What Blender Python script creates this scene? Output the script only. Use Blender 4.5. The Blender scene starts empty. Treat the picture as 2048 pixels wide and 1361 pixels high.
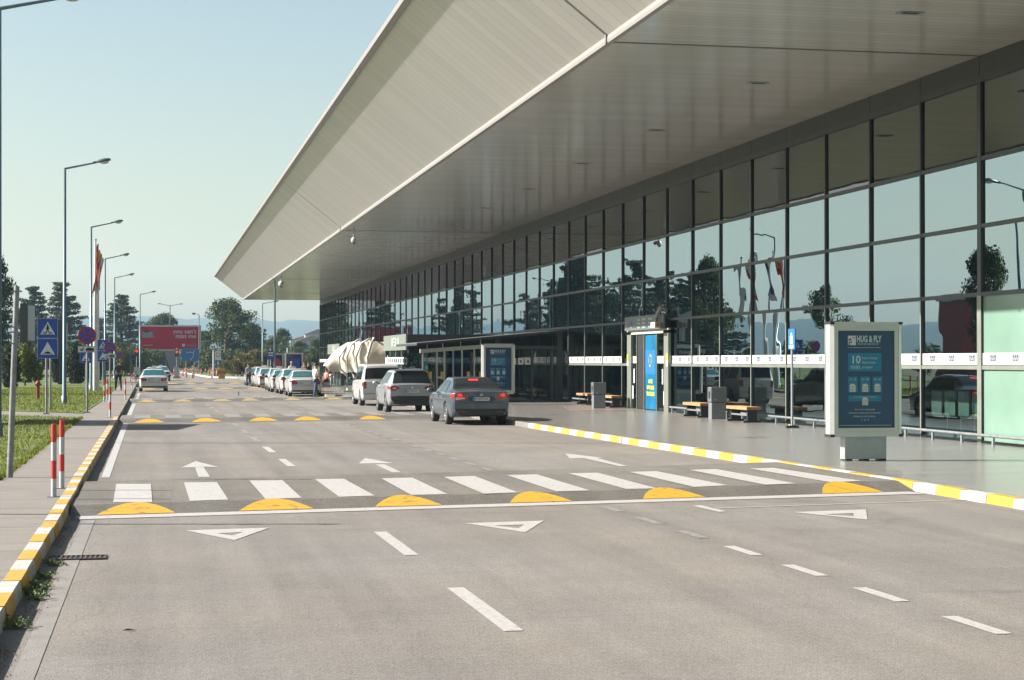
import bpy, bmesh, math, random
from mathutils import Vector, Matrix, noise
R = math.radians
PI = math.pi
scene = bpy.context.scene
COL = scene.collection
# ------------------------------------------------------------------ camera
F = 3500.0                     # focal length in pixels of a 2048 px wide picture
CH = 1.95
TH = math.atan(711 / F); CC = math.cos(TH); SS = math.sin(TH)
cam_d = bpy.data.cameras.new('camera'); cam = bpy.data.objects.new('camera', cam_d); COL.objects.link(cam)
cam.location = (0, 0, CH); cam.rotation_euler = (R(90) + math.atan(41.5 / F), 0, -TH)
cam_d.sensor_width = 36; cam_d.lens = F / 2048 * 36; cam_d.clip_start = 0.1; cam_d.clip_end = 20000
scene.camera = cam
def G(px, py, z=0.0):          # a point of a horizontal plane, measured on the photograph
    zc = F * (CH - z) / (py - 722.0); xc = (px - 1024) / F * zc
    return Vector((xc * CC + zc * SS, -xc * SS + zc * CC, z))
def D(px, zc, z=0.0):          # a point at a distance zc and a height z
    xc = (px - 1024) / F * zc
    return Vector((xc * CC + zc * SS, -xc * SS + zc * CC, z))
def HT(py, zc): return CH + (722.0 - py) * zc / F

# ------------------------------------------------------------------ materials
def new_mat(name):
    m = bpy.data.materials.new(name); m.use_nodes = True
    nt = m.node_tree; b = nt.nodes.get('Principled BSDF'); return m, nt, b
def N(nt, t, **kw):
    n = nt.nodes.new(t)
    for k, v in kw.items(): setattr(n, k, v)
    return n
def L(nt, a, b): nt.links.new(a, b)
def mat(name, col, rough=0.6, metal=0.0, var=0.12, scale=3.0, spec=0.5, bump=0.0, bscale=40.0, coat=0.0, emit=None, estr=0.0, col2=None, thr=None):
    m, nt, b = new_mat(name)
    c = (*col, 1)
    b.inputs['Roughness'].default_value = rough; b.inputs['Metallic'].default_value = metal
    b.inputs['Specular IOR Level'].default_value = spec
    b.inputs['Coat Weight'].default_value = coat; b.inputs['Coat Roughness'].default_value = 0.05
    tc = N(nt, 'ShaderNodeTexCoord')
    nz = N(nt, 'ShaderNodeTexNoise'); nz.inputs['Scale'].default_value = scale; nz.inputs['Detail'].default_value = 6; nz.inputs['Roughness'].default_value = 0.65
    L(nt, tc.outputs['Object'], nz.inputs['Vector'])
    r = N(nt, 'ShaderNodeValToRGB'); L(nt, nz.outputs['Fac'], r.inputs['Fac'])
    d = col2 if col2 else tuple(x * (1 - var) for x in col)
    e = col if col2 else tuple(min(1, x * (1 + var * 0.6)) for x in col)
    r.color_ramp.elements[0].color = (*d, 1); r.color_ramp.elements[1].color = (*e, 1)
    r.color_ramp.elements[0].position = 0.3 if not thr else thr[0]; r.color_ramp.elements[1].position = 0.7 if not thr else thr[1]
    L(nt, r.outputs['Color'], b.inputs['Base Color'])
    if bump:
        n2 = N(nt, 'ShaderNodeTexNoise'); n2.inputs['Scale'].default_value = bscale; n2.inputs['Detail'].default_value = 4
        L(nt, tc.outputs['Object'], n2.inputs['Vector'])
        bp = N(nt, 'ShaderNodeBump'); bp.inputs['Strength'].default_value = bump; bp.inputs['Distance'].default_value = 0.02
        L(nt, n2.outputs['Fac'], bp.inputs['Height']); L(nt, bp.outputs['Normal'], b.inputs['Normal'])
    if emit:
        b.inputs['Emission Color'].default_value = (*emit, 1); b.inputs['Emission Strength'].default_value = estr
    return m
M = {}
M['kerb_white'] = mat('kerb_white', (0.3856, 0.3727, 0.347), 0.7, var=0.25, scale=9, bump=0.3, col2=(0.212, 0.1993, 0.1799), thr=(0.28, 0.5))
M['kerb_yellow'] = mat('kerb_yellow', (0.4165, 0.238, 0.02678), 0.7, scale=9, bump=0.3, col2=(0.238, 0.1606, 0.0476), thr=(0.28, 0.48))
M['kerb_grey'] = mat('kerb_grey', (0.1488, 0.1438, 0.1339), 0.8, scale=5, var=0.3, bump=0.3)
M['kerb_faded'] = mat('kerb_faded', (0.2184, 0.1976, 0.1404), 0.8, scale=5, var=0.3, bump=0.3)
M['mark_white'] = mat('mark_white', (0.3386, 0.3274, 0.3161), 0.7, scale=18, col2=(0.24, 0.23, 0.215), thr=(0.36, 0.50), bump=0.4, bscale=90)
M['mark_faded'] = mat('mark_faded', (0.2135, 0.2084, 0.1983), 0.75, scale=12, col2=(0.1169, 0.1118, 0.1068), thr=(0.36, 0.60), bump=0.4, bscale=90)
M['mark_yellow'] = mat('mark_yellow', (0.4529, 0.2516, 0.01258), 0.65, scale=7, col2=(0.1887, 0.1195, 0.03774), thr=(0.33, 0.45), bump=0.5, bscale=70)
M['mark_yellow_old'] = mat('mark_yellow_old', (0.36, 0.235, 0.06), 0.7, scale=5, col2=(0.19, 0.16, 0.12), thr=(0.36, 0.58))
M['mark_old'] = mat('mark_old', (0.2034, 0.1906, 0.1754), 0.8, scale=3, col2=(0.1474, 0.1373, 0.1246), thr=(0.3, 0.7), bump=0.4, bscale=80)
M['gutter'] = mat('gutter', (0.31, 0.29, 0.265), 0.85, scale=2.5, var=0.3, bump=0.4, bscale=60)
M['steel'] = mat('steel', (0.36, 0.40, 0.42), 0.45, 0.6, var=0.2)
M['galv'] = mat('galv', (0.225, 0.24, 0.2475), 0.5, 0.5, var=0.3, scale=8)
M['alu'] = mat('alu', (0.4743, 0.4973, 0.4743), 0.35, 0.5, var=0.08)
M['alu_dark'] = mat('alu_dark', (0.30, 0.34, 0.36), 0.4, 0.5, var=0.1)
M['black'] = mat('black', (0.018, 0.018, 0.02), 0.5, var=0.2)
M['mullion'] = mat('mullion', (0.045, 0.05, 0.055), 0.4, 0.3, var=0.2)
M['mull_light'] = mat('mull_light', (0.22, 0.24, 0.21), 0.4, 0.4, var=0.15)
M['fascia'] = mat('fascia', (0.038, 0.036, 0.038), 0.45, var=0.3, scale=0.7)
M['white_pole'] = mat('white_pole', (0.486, 0.4928, 0.486), 0.4, var=0.08)
M['post_red'] = mat('post_red', (0.4675, 0.02975, 0.0255), 0.45, var=0.2, scale=12)
M['post_white'] = mat('post_white', (0.4185, 0.4455, 0.459), 0.5, var=0.15, scale=12)
M['sign_blue'] = mat('sign_blue', (0.012, 0.06, 0.36), 0.4, var=0.06)
M['sign_cyan'] = mat('sign_cyan', (0.015, 0.13, 0.32), 0.4, var=0.06)
M['sign_white'] = mat('sign_white', (0.62, 0.64, 0.64), 0.5, var=0.06)
M['sign_red'] = mat('sign_red', (0.40, 0.01, 0.035), 0.4, var=0.06)
M['sign_back'] = mat('sign_back', (0.35, 0.37, 0.38), 0.5, 0.4)
M['poster'] = mat('poster', (0.010, 0.050, 0.125), 0.25, var=0.15, scale=0.8, coat=0.22, spec=0.3)
M['poster_cyan'] = mat('poster_cyan', (0.006, 0.16, 0.29), 0.3, var=0.08, coat=0.2, spec=0.3)
M['poster_text'] = mat('poster_text', (0.42, 0.55, 0.56), 0.4, var=0.03)
M['poster_cell'] = mat('poster_cell', (0.52, 0.56, 0.52), 0.4, var=0.03)
M['yellow_txt'] = mat('yellow_txt', (0.50, 0.50, 0.02), 0.5, var=0.03)
M['door_blue'] = mat('door_blue', (0.006, 0.13, 0.27), 0.3, var=0.35, scale=1.3)
M['bb_red'] = mat('bb_red', (0.5, 0.004, 0.035), 0.6, var=0.1, scale=0.3, spec=0.15)
M['bb_orange'] = mat('bb_orange', (0.70, 0.20, 0.12), 0.5)
M['band_white'] = mat('band_white', (0.5491, 0.5148, 0.5011), 0.45, var=0.04)
M['band_logo'] = mat('band_logo', (0.025, 0.05, 0.085), 0.5, var=0.1)
M['mint'] = mat('mint', (0.153, 0.2525, 0.1989), 0.12, var=0.14, scale=0.5, coat=0.5)
M['wood'] = mat('wood', (0.384, 0.2, 0.088), 0.55, var=0.3, scale=6)
M['bin_grey'] = mat('bin_grey', (0.17, 0.185, 0.19), 0.45, 0.5, var=0.15)
M['bin_face'] = mat('bin_face', (0.208, 0.224, 0.24), 0.45, 0.4, var=0.15)
M['hydrant'] = mat('hydrant', (0.24, 0.04, 0.024), 0.6, var=0.3, scale=9)
M['cream'] = mat('cream', (0.5702, 0.5054, 0.4018), 0.75, var=0.14, scale=1.5, bump=0.6, bscale=5)
M['flag_red'] = mat('flag_red', (0.496, 0.016, 0.016), 0.7, var=0.1)
M['flag_yellow'] = mat('flag_yellow', (0.56, 0.35, 0.021), 0.7, var=0.1)
M['flag_white'] = mat('flag_white', (0.49, 0.49, 0.504), 0.7, var=0.1)
M['flag_dark'] = mat('flag_dark', (0.05, 0.06, 0.12), 0.7, var=0.1)
M['soil'] = mat('soil', (0.12, 0.09, 0.06), 0.95, var=0.3)
M['skin'] = mat('skin', (0.42, 0.24, 0.16), 0.55, var=0.08)
M['hair'] = mat('hair', (0.03, 0.022, 0.018), 0.7)
M['hair_grey'] = mat('hair_grey', (0.30, 0.28, 0.26), 0.7)
M['cl_white'] = mat('cl_white', (0.528, 0.528, 0.512), 0.8, var=0.1)
M['cl_blue'] = mat('cl_blue', (0.16, 0.20, 0.27), 0.8, var=0.2)
M['cl_jeans'] = mat('cl_jeans', (0.03, 0.06, 0.13), 0.8, var=0.2)
M['cl_dark'] = mat('cl_dark', (0.02, 0.02, 0.028), 0.8, var=0.2)
M['cl_brown'] = mat('cl_brown', (0.10, 0.07, 0.045), 0.8, var=0.2)
M['cl_pink'] = mat('cl_pink', (0.60, 0.20, 0.18), 0.8, var=0.2)
M['cl_beige'] = mat('cl_beige', (0.45, 0.37, 0.30), 0.8, var=0.2)
M['tyre'] = mat('tyre', (0.016, 0.016, 0.017), 0.8, var=0.2)
M['rim'] = mat('rim', (0.42, 0.43, 0.44), 0.3, 0.8)
M['trim'] = mat('trim', (0.02, 0.02, 0.023), 0.55, var=0.2)
M['carglass'] = mat('carglass', (0.006, 0.011, 0.015), 0.03, var=0.1, spec=0.45)
M['carglass_teal'] = mat('carglass_teal', (0.012, 0.075, 0.095), 0.06, var=0.3, scale=4, spec=0.9)
M['tail'] = mat('tail', (0.26, 0.008, 0.018), 0.12, coat=1.0, var=0.15)
M['tail_lit'] = mat('tail_lit', (0.8, 0.03, 0.02), 0.2, emit=(1, 0.04, 0.03), estr=0.22)
M['tail_clear'] = mat('tail_clear', (0.75, 0.45, 0.42), 0.15, coat=1.0)
M['paint_white'] = mat('paint_white', (0.4677, 0.4677, 0.4602), 0.3, var=0.04, coat=0.8)
M['paint_silver'] = mat('paint_silver', (0.2944, 0.3091, 0.3312), 0.32, 0.35, var=0.04, coat=0.8)
M['paint_blue'] = mat('paint_blue', (0.055, 0.085, 0.12), 0.3, 0.45, var=0.04, coat=0.9)
M['chrome'] = mat('chrome', (0.6, 0.62, 0.64), 0.15, 1.0, var=0.02)
M['plate'] = mat('plate', (0.55, 0.56, 0.55), 0.5, var=0.03)
M['trunk'] = mat('trunk', (0.075, 0.055, 0.04), 0.9, var=0.3, scale=8, bump=0.5)
M['light_red'] = mat('light_red', (0.9, 0.03, 0.03), 0.3, emit=(1, 0.04, 0.03), estr=0.45)
M['concrete'] = mat('concrete', (0.264, 0.264, 0.272), 0.8, var=0.12, scale=2)
M['shelter_glass'] = mat('shelter_glass', (0.015, 0.03, 0.11), 0.1, var=0.3)
M['sticker_cyan'] = mat('sticker_cyan', (0.05, 0.55, 0.62), 0.4)
M['sticker_orange'] = mat('sticker_orange', (0.85, 0.28, 0.06), 0.4)
M['sticker_amber'] = mat('sticker_amber', (0.576, 0.384, 0.08), 0.4)
M['signboard'] = mat('signboard', (0.18, 0.207, 0.18), 0.4, 0.2, var=0.12)
M['beam'] = mat('beam', (0.44, 0.45, 0.37), 0.5, var=0.1)
M['roof_dark'] = mat('roof_dark', (0.03, 0.03, 0.032), 0.5, var=0.2)
M['barrel'] = mat('barrel', (0.40, 0.22, 0.015), 0.5, var=0.15, scale=6)
M['weed'] = mat('weed', (0.085, 0.13, 0.03), 0.7, var=0.4, scale=6)
M['rust'] = mat('rust', (0.07, 0.045, 0.035), 0.8, var=0.4, scale=20)
M['house_wall'] = mat('house_wall', (0.252, 0.216, 0.198), 0.8)
M['house_roof'] = mat('house_roof', (0.15, 0.066, 0.048), 0.8)
M['seat_grey'] = mat('seat_grey', (0.34, 0.38, 0.32), 0.5, 0.2)
M['floor_in'] = mat('floor_in', (0.30, 0.31, 0.32), 0.3)
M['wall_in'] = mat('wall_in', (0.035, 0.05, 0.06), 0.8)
M['brick_red'] = mat('brick_red', (0.25, 0.025, 0.035), 0.6, var=0.2)
M['lamp_glass'] = mat('lamp_glass', (0.45, 0.5, 0.5), 0.15, var=0.03)
M['lamp_head'] = mat('lamp_head', (0.09, 0.105, 0.12), 0.45, 0.3)
M['lamp_pole'] = mat('lamp_pole', (0.115, 0.17, 0.20), 0.4, 0.5, var=0.2)

def leaf_mat(name, a, b, tr=0.25):
    m, nt, bs = new_mat(name)
    tc = N(nt, 'ShaderNodeTexCoord'); nz = N(nt, 'ShaderNodeTexNoise'); nz.inputs['Scale'].default_value = 0.9; nz.inputs['Detail'].default_value = 5
    L(nt, tc.outputs['Object'], nz.inputs['Vector'])
    gi = N(nt, 'ShaderNodeNewGeometry')
    mx = N(nt, 'ShaderNodeMath', operation='MULTIPLY_ADD'); L(nt, gi.outputs['Random Per Island'], mx.inputs[0]); mx.inputs[1].default_value = 0.6
    L(nt, nz.outputs['Fac'], mx.inputs[2])
    r = N(nt, 'ShaderNodeValToRGB'); L(nt, mx.outputs[0], r.inputs['Fac'])
    r.color_ramp.elements[0].position = 0.45; r.color_ramp.elements[1].position = 1.15 if False else 1.0
    r.color_ramp.elements[0].color = (*a, 1); r.color_ramp.elements[1].color = (*b, 1)
    L(nt, r.outputs['Color'], bs.inputs['Base Color']); bs.inputs['Roughness'].default_value = 0.7
    bs.inputs['Specular IOR Level'].default_value = 0.25
    t = N(nt, 'ShaderNodeBsdfTranslucent'); L(nt, r.outputs['Color'], t.inputs['Color'])
    ms = N(nt, 'ShaderNodeMixShader'); ms.inputs[0].default_value = tr
    out = nt.nodes['Material Output']
    L(nt, bs.outputs[0], ms.inputs[1]); L(nt, t.outputs[0], ms.inputs[2]); L(nt, ms.outputs[0], out.inputs['Surface'])
    return m
M['pine'] = leaf_mat('pine', (0.018, 0.030, 0.016), (0.050, 0.066, 0.026), 0.1)
M['leaf'] = leaf_mat('leaf', (0.0187, 0.0357, 0.0119), (0.07225, 0.09775, 0.02975))
M['leaf_olive'] = leaf_mat('leaf_olive', (0.0375, 0.04125, 0.01125), (0.12, 0.0975, 0.03))
M['leaf_yellow'] = leaf_mat('leaf_yellow', (0.06, 0.078, 0.012), (0.156, 0.168, 0.024))
M['leaf_cone'] = leaf_mat('leaf_cone', (0.010, 0.018, 0.010), (0.028, 0.042, 0.018), 0.1)
M['grass'] = leaf_mat('grass', (0.069, 0.09775, 0.0092), (0.1898, 0.2127, 0.0253), 0.3)

def asphalt(name='asphalt', k=1.0):
    m, nt, b = new_mat(name)
    tc = N(nt, 'ShaderNodeTexCoord'); P = tc.outputs['Object']
    def nz(sc, det=5, rough=0.6, vec=P):
        n = N(nt, 'ShaderNodeTexNoise'); n.inputs['Scale'].default_value = sc; n.inputs['Detail'].default_value = det; n.inputs['Roughness'].default_value = rough
        L(nt, vec, n.inputs['Vector']); return n.outputs['Fac']
    def ramp(f, p0, c0, p1, c1):
        r = N(nt, 'ShaderNodeValToRGB'); L(nt, f, r.inputs['Fac']); e = r.color_ramp.elements
        e[0].position = p0; e[0].color = (*c0, 1); e[1].position = p1; e[1].color = (*c1, 1); return r.outputs['Color']
    def mul(a, c, fac=1.0, bt='MULTIPLY'):
        x = N(nt, 'ShaderNodeMix', data_type='RGBA', blend_type=bt); x.inputs[0].default_value = fac
        L(nt, a, x.inputs[6]); L(nt, c, x.inputs[7]); return x.outputs[2]
    g = lambda v: (v, v, v)
    base = ramp(nz(0.35, 6), 0.3, (0.168, 0.159, 0.147), 0.7, (0.206, 0.196, 0.182))
    grain = ramp(nz(75, 3, 0.8), 0.30, g(0.50), 0.66, g(1.36))
    grain2 = ramp(nz(38, 3, 0.8), 0.32, g(0.74), 0.64, g(1.20))
    c = mul(mul(base, grain), grain2)
    # wheel-track streaks, stretched along the road
    mp = N(nt, 'ShaderNodeMapping'); mp.inputs['Scale'].default_value = (1.3, 0.045, 1); L(nt, P, mp.inputs['Vector'])
    c = mul(c, ramp(nz(1.0, 4, 0.6, mp.outputs[0]), 0.34, (0.84, 0.84, 0.85), 0.60, (1.04, 1.04, 1.035)))
    # darker oily blotches, rubber scuffs across
    mp2 = N(nt, 'ShaderNodeMapping'); mp2.inputs['Scale'].default_value = (0.25, 1.6, 1); mp2.inputs['Rotation'].default_value = (0, 0, 0.12); L(nt, P, mp2.inputs['Vector'])
    c = mul(c, ramp(nz(0.8, 4, 0.7, mp2.outputs[0]), 0.24, (0.78, 0.78, 0.80), 0.38, g(1)))
    c = mul(c, ramp(nz(0.16, 4, 0.6), 0.3, (1.05, 1.0, 0.94), 0.62, (0.98, 0.99, 1.01)))
    # tar cracks
    v = N(nt, 'ShaderNodeTexVoronoi', feature='DISTANCE_TO_EDGE'); v.inputs['Scale'].default_value = 0.13
    dn = N(nt, 'ShaderNodeTexNoise'); dn.inputs['Scale'].default_value = 0.6; dn.inputs['Detail'].default_value = 4; L(nt, P, dn.inputs['Vector'])
    ad = N(nt, 'ShaderNodeVectorMath', operation='ADD'); L(nt, P, ad.inputs[0]); L(nt, dn.outputs['Color'], ad.inputs[1]); L(nt, ad.outputs[0], v.inputs['Vector'])
    c = mul(c, ramp(v.outputs['Distance'], 0.0, g(0.72), 0.003, g(1)), 0.35)
    v2 = N(nt, 'ShaderNodeTexVoronoi'); v2.inputs['Scale'].default_value = 2.3; v2.inputs['Randomness'].default_value = 1; L(nt, P, v2.inputs['Vector'])
    c = mul(c, ramp(v2.outputs['Distance'], 0.022, g(0.35), 0.034, g(1)), 0.8)
    c = mul(c, ramp(nz(1.6, 6, 0.75), 0.30, g(0.92), 0.60, g(1.03)))
    c = mul(c, ramp(nz(13, 4, 0.85), 0.30, g(0.84), 0.66, g(1.13)))
    c = mul(c, ramp(nz(150, 2, 0.9), 0.34, g(0.70), 0.64, g(1.22)))
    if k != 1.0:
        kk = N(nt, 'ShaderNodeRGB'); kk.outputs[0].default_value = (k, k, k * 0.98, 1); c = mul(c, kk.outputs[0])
    L(nt, c, b.inputs['Base Color']); b.inputs['Roughness'].default_value = 0.92; b.inputs['Specular IOR Level'].default_value = 0.08
    bp = N(nt, 'ShaderNodeBump'); bp.inputs['Strength'].default_value = 0.5; bp.inputs['Distance'].default_value = 0.012
    L(nt, nz(75, 3, 0.8), bp.inputs['Height']); L(nt, bp.outputs['Normal'], b.inputs['Normal'])
    return m
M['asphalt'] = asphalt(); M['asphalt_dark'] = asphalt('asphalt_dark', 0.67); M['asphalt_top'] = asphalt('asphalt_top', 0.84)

def paved(name, a, b_, sx, sy, joint, rough, spec=0.5, grain=30, jw=0.02, streak=None, bumpd=0.004):
    m, nt, b = new_mat(name)
    tc = N(nt, 'ShaderNodeTexCoord'); P = tc.outputs['Object']
    br = N(nt, 'ShaderNodeTexBrick'); br.offset = 0.5
    mp = N(nt, 'ShaderNodeMapping'); L(nt, P, mp.inputs['Vector'])
    L(nt, mp.outputs[0], br.inputs['Vector']); br.inputs['Scale'].default_value = 1.0
    br.inputs['Brick Width'].default_value = sx; br.inputs['Row Height'].default_value = sy
    br.inputs['Mortar Size'].default_value = jw; br.inputs['Mortar Smooth'].default_value = 0.3
    br.inputs['Color1'].default_value = (*a, 1); br.inputs['Color2'].default_value = (*b_, 1); br.inputs['Mortar'].default_value = (*joint, 1)
    n = N(nt, 'ShaderNodeTexNoise'); n.inputs['Scale'].default_value = 0.7; n.inputs['Detail'].default_value = 8; n.inputs['Roughness'].default_value = 0.7
    if streak:
        mp2 = N(nt, 'ShaderNodeMapping'); mp2.inputs['Scale'].default_value = streak; L(nt, P, mp2.inputs['Vector']); L(nt, mp2.outputs[0], n.inputs['Vector'])
    else: L(nt, P, n.inputs['Vector'])
    r = N(nt, 'ShaderNodeValToRGB'); L(nt, n.outputs['Fac'], r.inputs['Fac'])
    r.color_ramp.elements[0].position = 0.3; r.color_ramp.elements[0].color = (0.78, 0.76, 0.74, 1)
    r.color_ramp.elements[1].position = 0.68; r.color_ramp.elements[1].color = (1.1, 1.1, 1.1, 1)
    x = N(nt, 'ShaderNodeMix', data_type='RGBA', blend_type='MULTIPLY'); x.inputs[0].default_value = 1
    L(nt, br.outputs['Color'], x.inputs[6]); L(nt, r.outputs['Color'], x.inputs[7])
    n2 = N(nt, 'ShaderNodeTexNoise'); n2.inputs['Scale'].default_value = grain; n2.inputs['Detail'].default_value = 3; L(nt, P, n2.inputs['Vector'])
    r2 = N(nt, 'ShaderNodeValToRGB'); L(nt, n2.outputs['Fac'], r2.inputs['Fac'])
    r2.color_ramp.elements[0].position = 0.3; r2.color_ramp.elements[0].color = (0.86, 0.86, 0.86, 1)
    r2.color_ramp.elements[1].position = 0.7; r2.color_ramp.elements[1].color = (1.1, 1.1, 1.1, 1)
    y = N(nt, 'ShaderNodeMix', data_type='RGBA', blend_type='MULTIPLY'); y.inputs[0].default_value = 1
    L(nt, x.outputs[2], y.inputs[6]); L(nt, r2.outputs['Color'], y.inputs[7])
    L(nt, y.outputs[2], b.inputs['Base Color'])
    b.inputs['Roughness'].default_value = rough; b.inputs['Specular IOR Level'].default_value = spec
    bp = N(nt, 'ShaderNodeBump'); bp.inputs['Strength'].default_value = 0.3; bp.inputs['Distance'].default_value = bumpd
    L(nt, n2.outputs['Fac'], bp.inputs['Height']); L(nt, bp.outputs['Normal'], b.inputs['Normal'])
    return m
M['sidewalk'] = paved('sidewalk', (0.1885, 0.1715, 0.1547), (0.18, 0.1642, 0.149), 40, 2.5, (0.1125, 0.1012, 0.09), 0.85, 0.3, 45, 0.03, (1, 3, 1))
M['tiles'] = paved('tiles', (0.212, 0.203, 0.186), (0.186, 0.179, 0.166), 1.2, 0.6, (0.12, 0.12, 0.11), 0.24, 0.6, 20, 0.014, (0.5, 2.2, 1), 0.0015)
M['lawn'] = mat('lawn', (0.09653, 0.1262, 0.01856), 0.9, scale=0.9, col2=(0.05569, 0.07796, 0.01336), bump=1.0, bscale=25)
M['earth'] = mat('earth', (0.0595, 0.0714, 0.0238), 0.95, scale=0.05, col2=(0.0952, 0.0833, 0.0476), bump=0.5, bscale=3)
M['hill'] = mat('hill', (0.0112, 0.0315, 0.0294), 0.95, scale=0.004, col2=(0.0196, 0.0434, 0.0385))

def slat_mat(name, col, rough, axis, step, metal=0.0, dark=0.55, spec=0.5, bumps=0.25, panel=None, wob=0.0):
    m, nt, b = new_mat(name)
    tc = N(nt, 'ShaderNodeTexCoord'); sp = N(nt, 'ShaderNodeSeparateXYZ'); L(nt, tc.outputs['Object'], sp.inputs[0])
    def lines(ax, st, w):
        d = N(nt, 'ShaderNodeMath', operation='DIVIDE'); L(nt, sp.outputs[ax], d.inputs[0]); d.inputs[1].default_value = st
        fr = N(nt, 'ShaderNodeMath', operation='FRACT'); L(nt, d.outputs[0], fr.inputs[0])
        lt = N(nt, 'ShaderNodeMath', operation='LESS_THAN'); L(nt, fr.outputs[0], lt.inputs[0]); lt.inputs[1].default_value = w
        return lt.outputs[0], d.outputs[0]
    ln, dv = lines(axis, step, 0.05)
    fl = N(nt, 'ShaderNodeMath', operation='FLOOR'); L(nt, dv, fl.inputs[0])
    wn = N(nt, 'ShaderNodeTexWhiteNoise', noise_dimensions='1D'); L(nt, fl.outputs[0], wn.inputs['W'])
    mr = N(nt, 'ShaderNodeMapRange'); L(nt, wn.outputs['Value'], mr.inputs['Value']); mr.inputs['To Min'].default_value = 0.93; mr.inputs['To Max'].default_value = 1.04
    x = N(nt, 'ShaderNodeMix', data_type='RGBA'); x.inputs[6].default_value = (*col, 1); x.inputs[7].default_value = (*[v * dark for v in col], 1)
    L(nt, ln, x.inputs[0])
    y = N(nt, 'ShaderNodeVectorMath', operation='SCALE'); L(nt, x.outputs[2], y.inputs[0]); L(nt, mr.outputs[0], y.inputs['Scale'])
    L(nt, y.outputs[0], b.inputs['Base Color'])
    b.inputs['Roughness'].default_value = rough; b.inputs['Metallic'].default_value = metal; b.inputs['Specular IOR Level'].default_value = spec
    bp = N(nt, 'ShaderNodeBump'); bp.inputs['Strength'].default_value = bumps; bp.inputs['Distance'].default_value = 0.01; bp.invert = True
    if wob:
        nz = N(nt, 'ShaderNodeTexNoise'); nz.inputs['Scale'].default_value = 0.6; nz.inputs['Detail'].default_value = 2; L(nt, tc.outputs['Object'], nz.inputs['Vector'])
        ma = N(nt, 'ShaderNodeMath', operation='MULTIPLY_ADD'); L(nt, nz.outputs['Fac'], ma.inputs[0]); ma.inputs[1].default_value = wob; L(nt, ln, ma.inputs[2])
        L(nt, ma.outputs[0], bp.inputs['Height'])
    else: L(nt, ln, bp.inputs['Height'])
    L(nt, bp.outputs['Normal'], b.inputs['Normal'])
    return m
M['ceiling'] = slat_mat('ceiling', (0.66, 0.645, 0.585), 0.16, 1, 0.30, 0.2, 0.6, 0.8, 0.25, wob=1.5)
M['soffit'] = slat_mat('soffit', (0.576, 0.576, 0.5424), 0.34, 1, 0.60, 0.15, 0.72, 0.6, 0.2, wob=1.0)
M['edge_white'] = mat('edge_white', (0.2386, 0.2254, 0.2155), 0.4, var=0.05)
M['joint'] = mat('joint', (0.16, 0.16, 0.15), 0.6)

def glass_mat(name, refl=(0.68, 0.82, 0.88), tr=(0.08, 0.15, 0.15), fac=0.78, base=0.4):
    m, nt, b = new_mat(name); nt.nodes.remove(b)
    out = nt.nodes['Material Output']
    g = N(nt, 'ShaderNodeBsdfGlossy'); g.inputs['Color'].default_value = (*refl, 1); g.inputs['Roughness'].default_value = 0.0
    t = N(nt, 'ShaderNodeBsdfTransparent'); t.inputs['Color'].default_value = (*tr, 1)
    lw = N(nt, 'ShaderNodeLayerWeight'); lw.inputs['Blend'].default_value = 0.35
    mr = N(nt, 'ShaderNodeMapRange'); L(nt, lw.outputs['Facing'], mr.inputs['Value']); mr.inputs['To Min'].default_value = base; mr.inputs['To Max'].default_value = fac
    mx = N(nt, 'ShaderNodeMixShader'); L(nt, mr.outputs[0], mx.inputs[0]); L(nt, t.outputs[0], mx.inputs[1]); L(nt, g.outputs[0], mx.inputs[2])
    tc = N(nt, 'ShaderNodeTexCoord'); nz = N(nt, 'ShaderNodeTexNoise'); nz.inputs['Scale'].default_value = 0.9; nz.inputs['Detail'].default_value = 1
    L(nt, tc.outputs['Object'], nz.inputs['Vector'])
    bp = N(nt, 'ShaderNodeBump'); bp.inputs['Strength'].default_value = 0.018; bp.inputs['Distance'].default_value = 0.1
    L(nt, nz.outputs['Fac'], bp.inputs['Height']); L(nt, bp.outputs['Normal'], g.inputs['Normal'])
    L(nt, mx.outputs[0], out.inputs['Surface']); return m
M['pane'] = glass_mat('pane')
M['pane_top'] = glass_mat('pane_top', refl=(0.40, 0.39, 0.43), tr=(0.03, 0.045, 0.05))  # dimmer copy of pane: the ceiling's dark reflection is put into its tint
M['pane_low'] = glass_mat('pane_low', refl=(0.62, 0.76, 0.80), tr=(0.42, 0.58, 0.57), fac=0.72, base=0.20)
M['clear'] = glass_mat('clear', refl=(0.5, 0.56, 0.57), tr=(0.35, 0.42, 0.42), fac=0.5, base=0.10)

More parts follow.
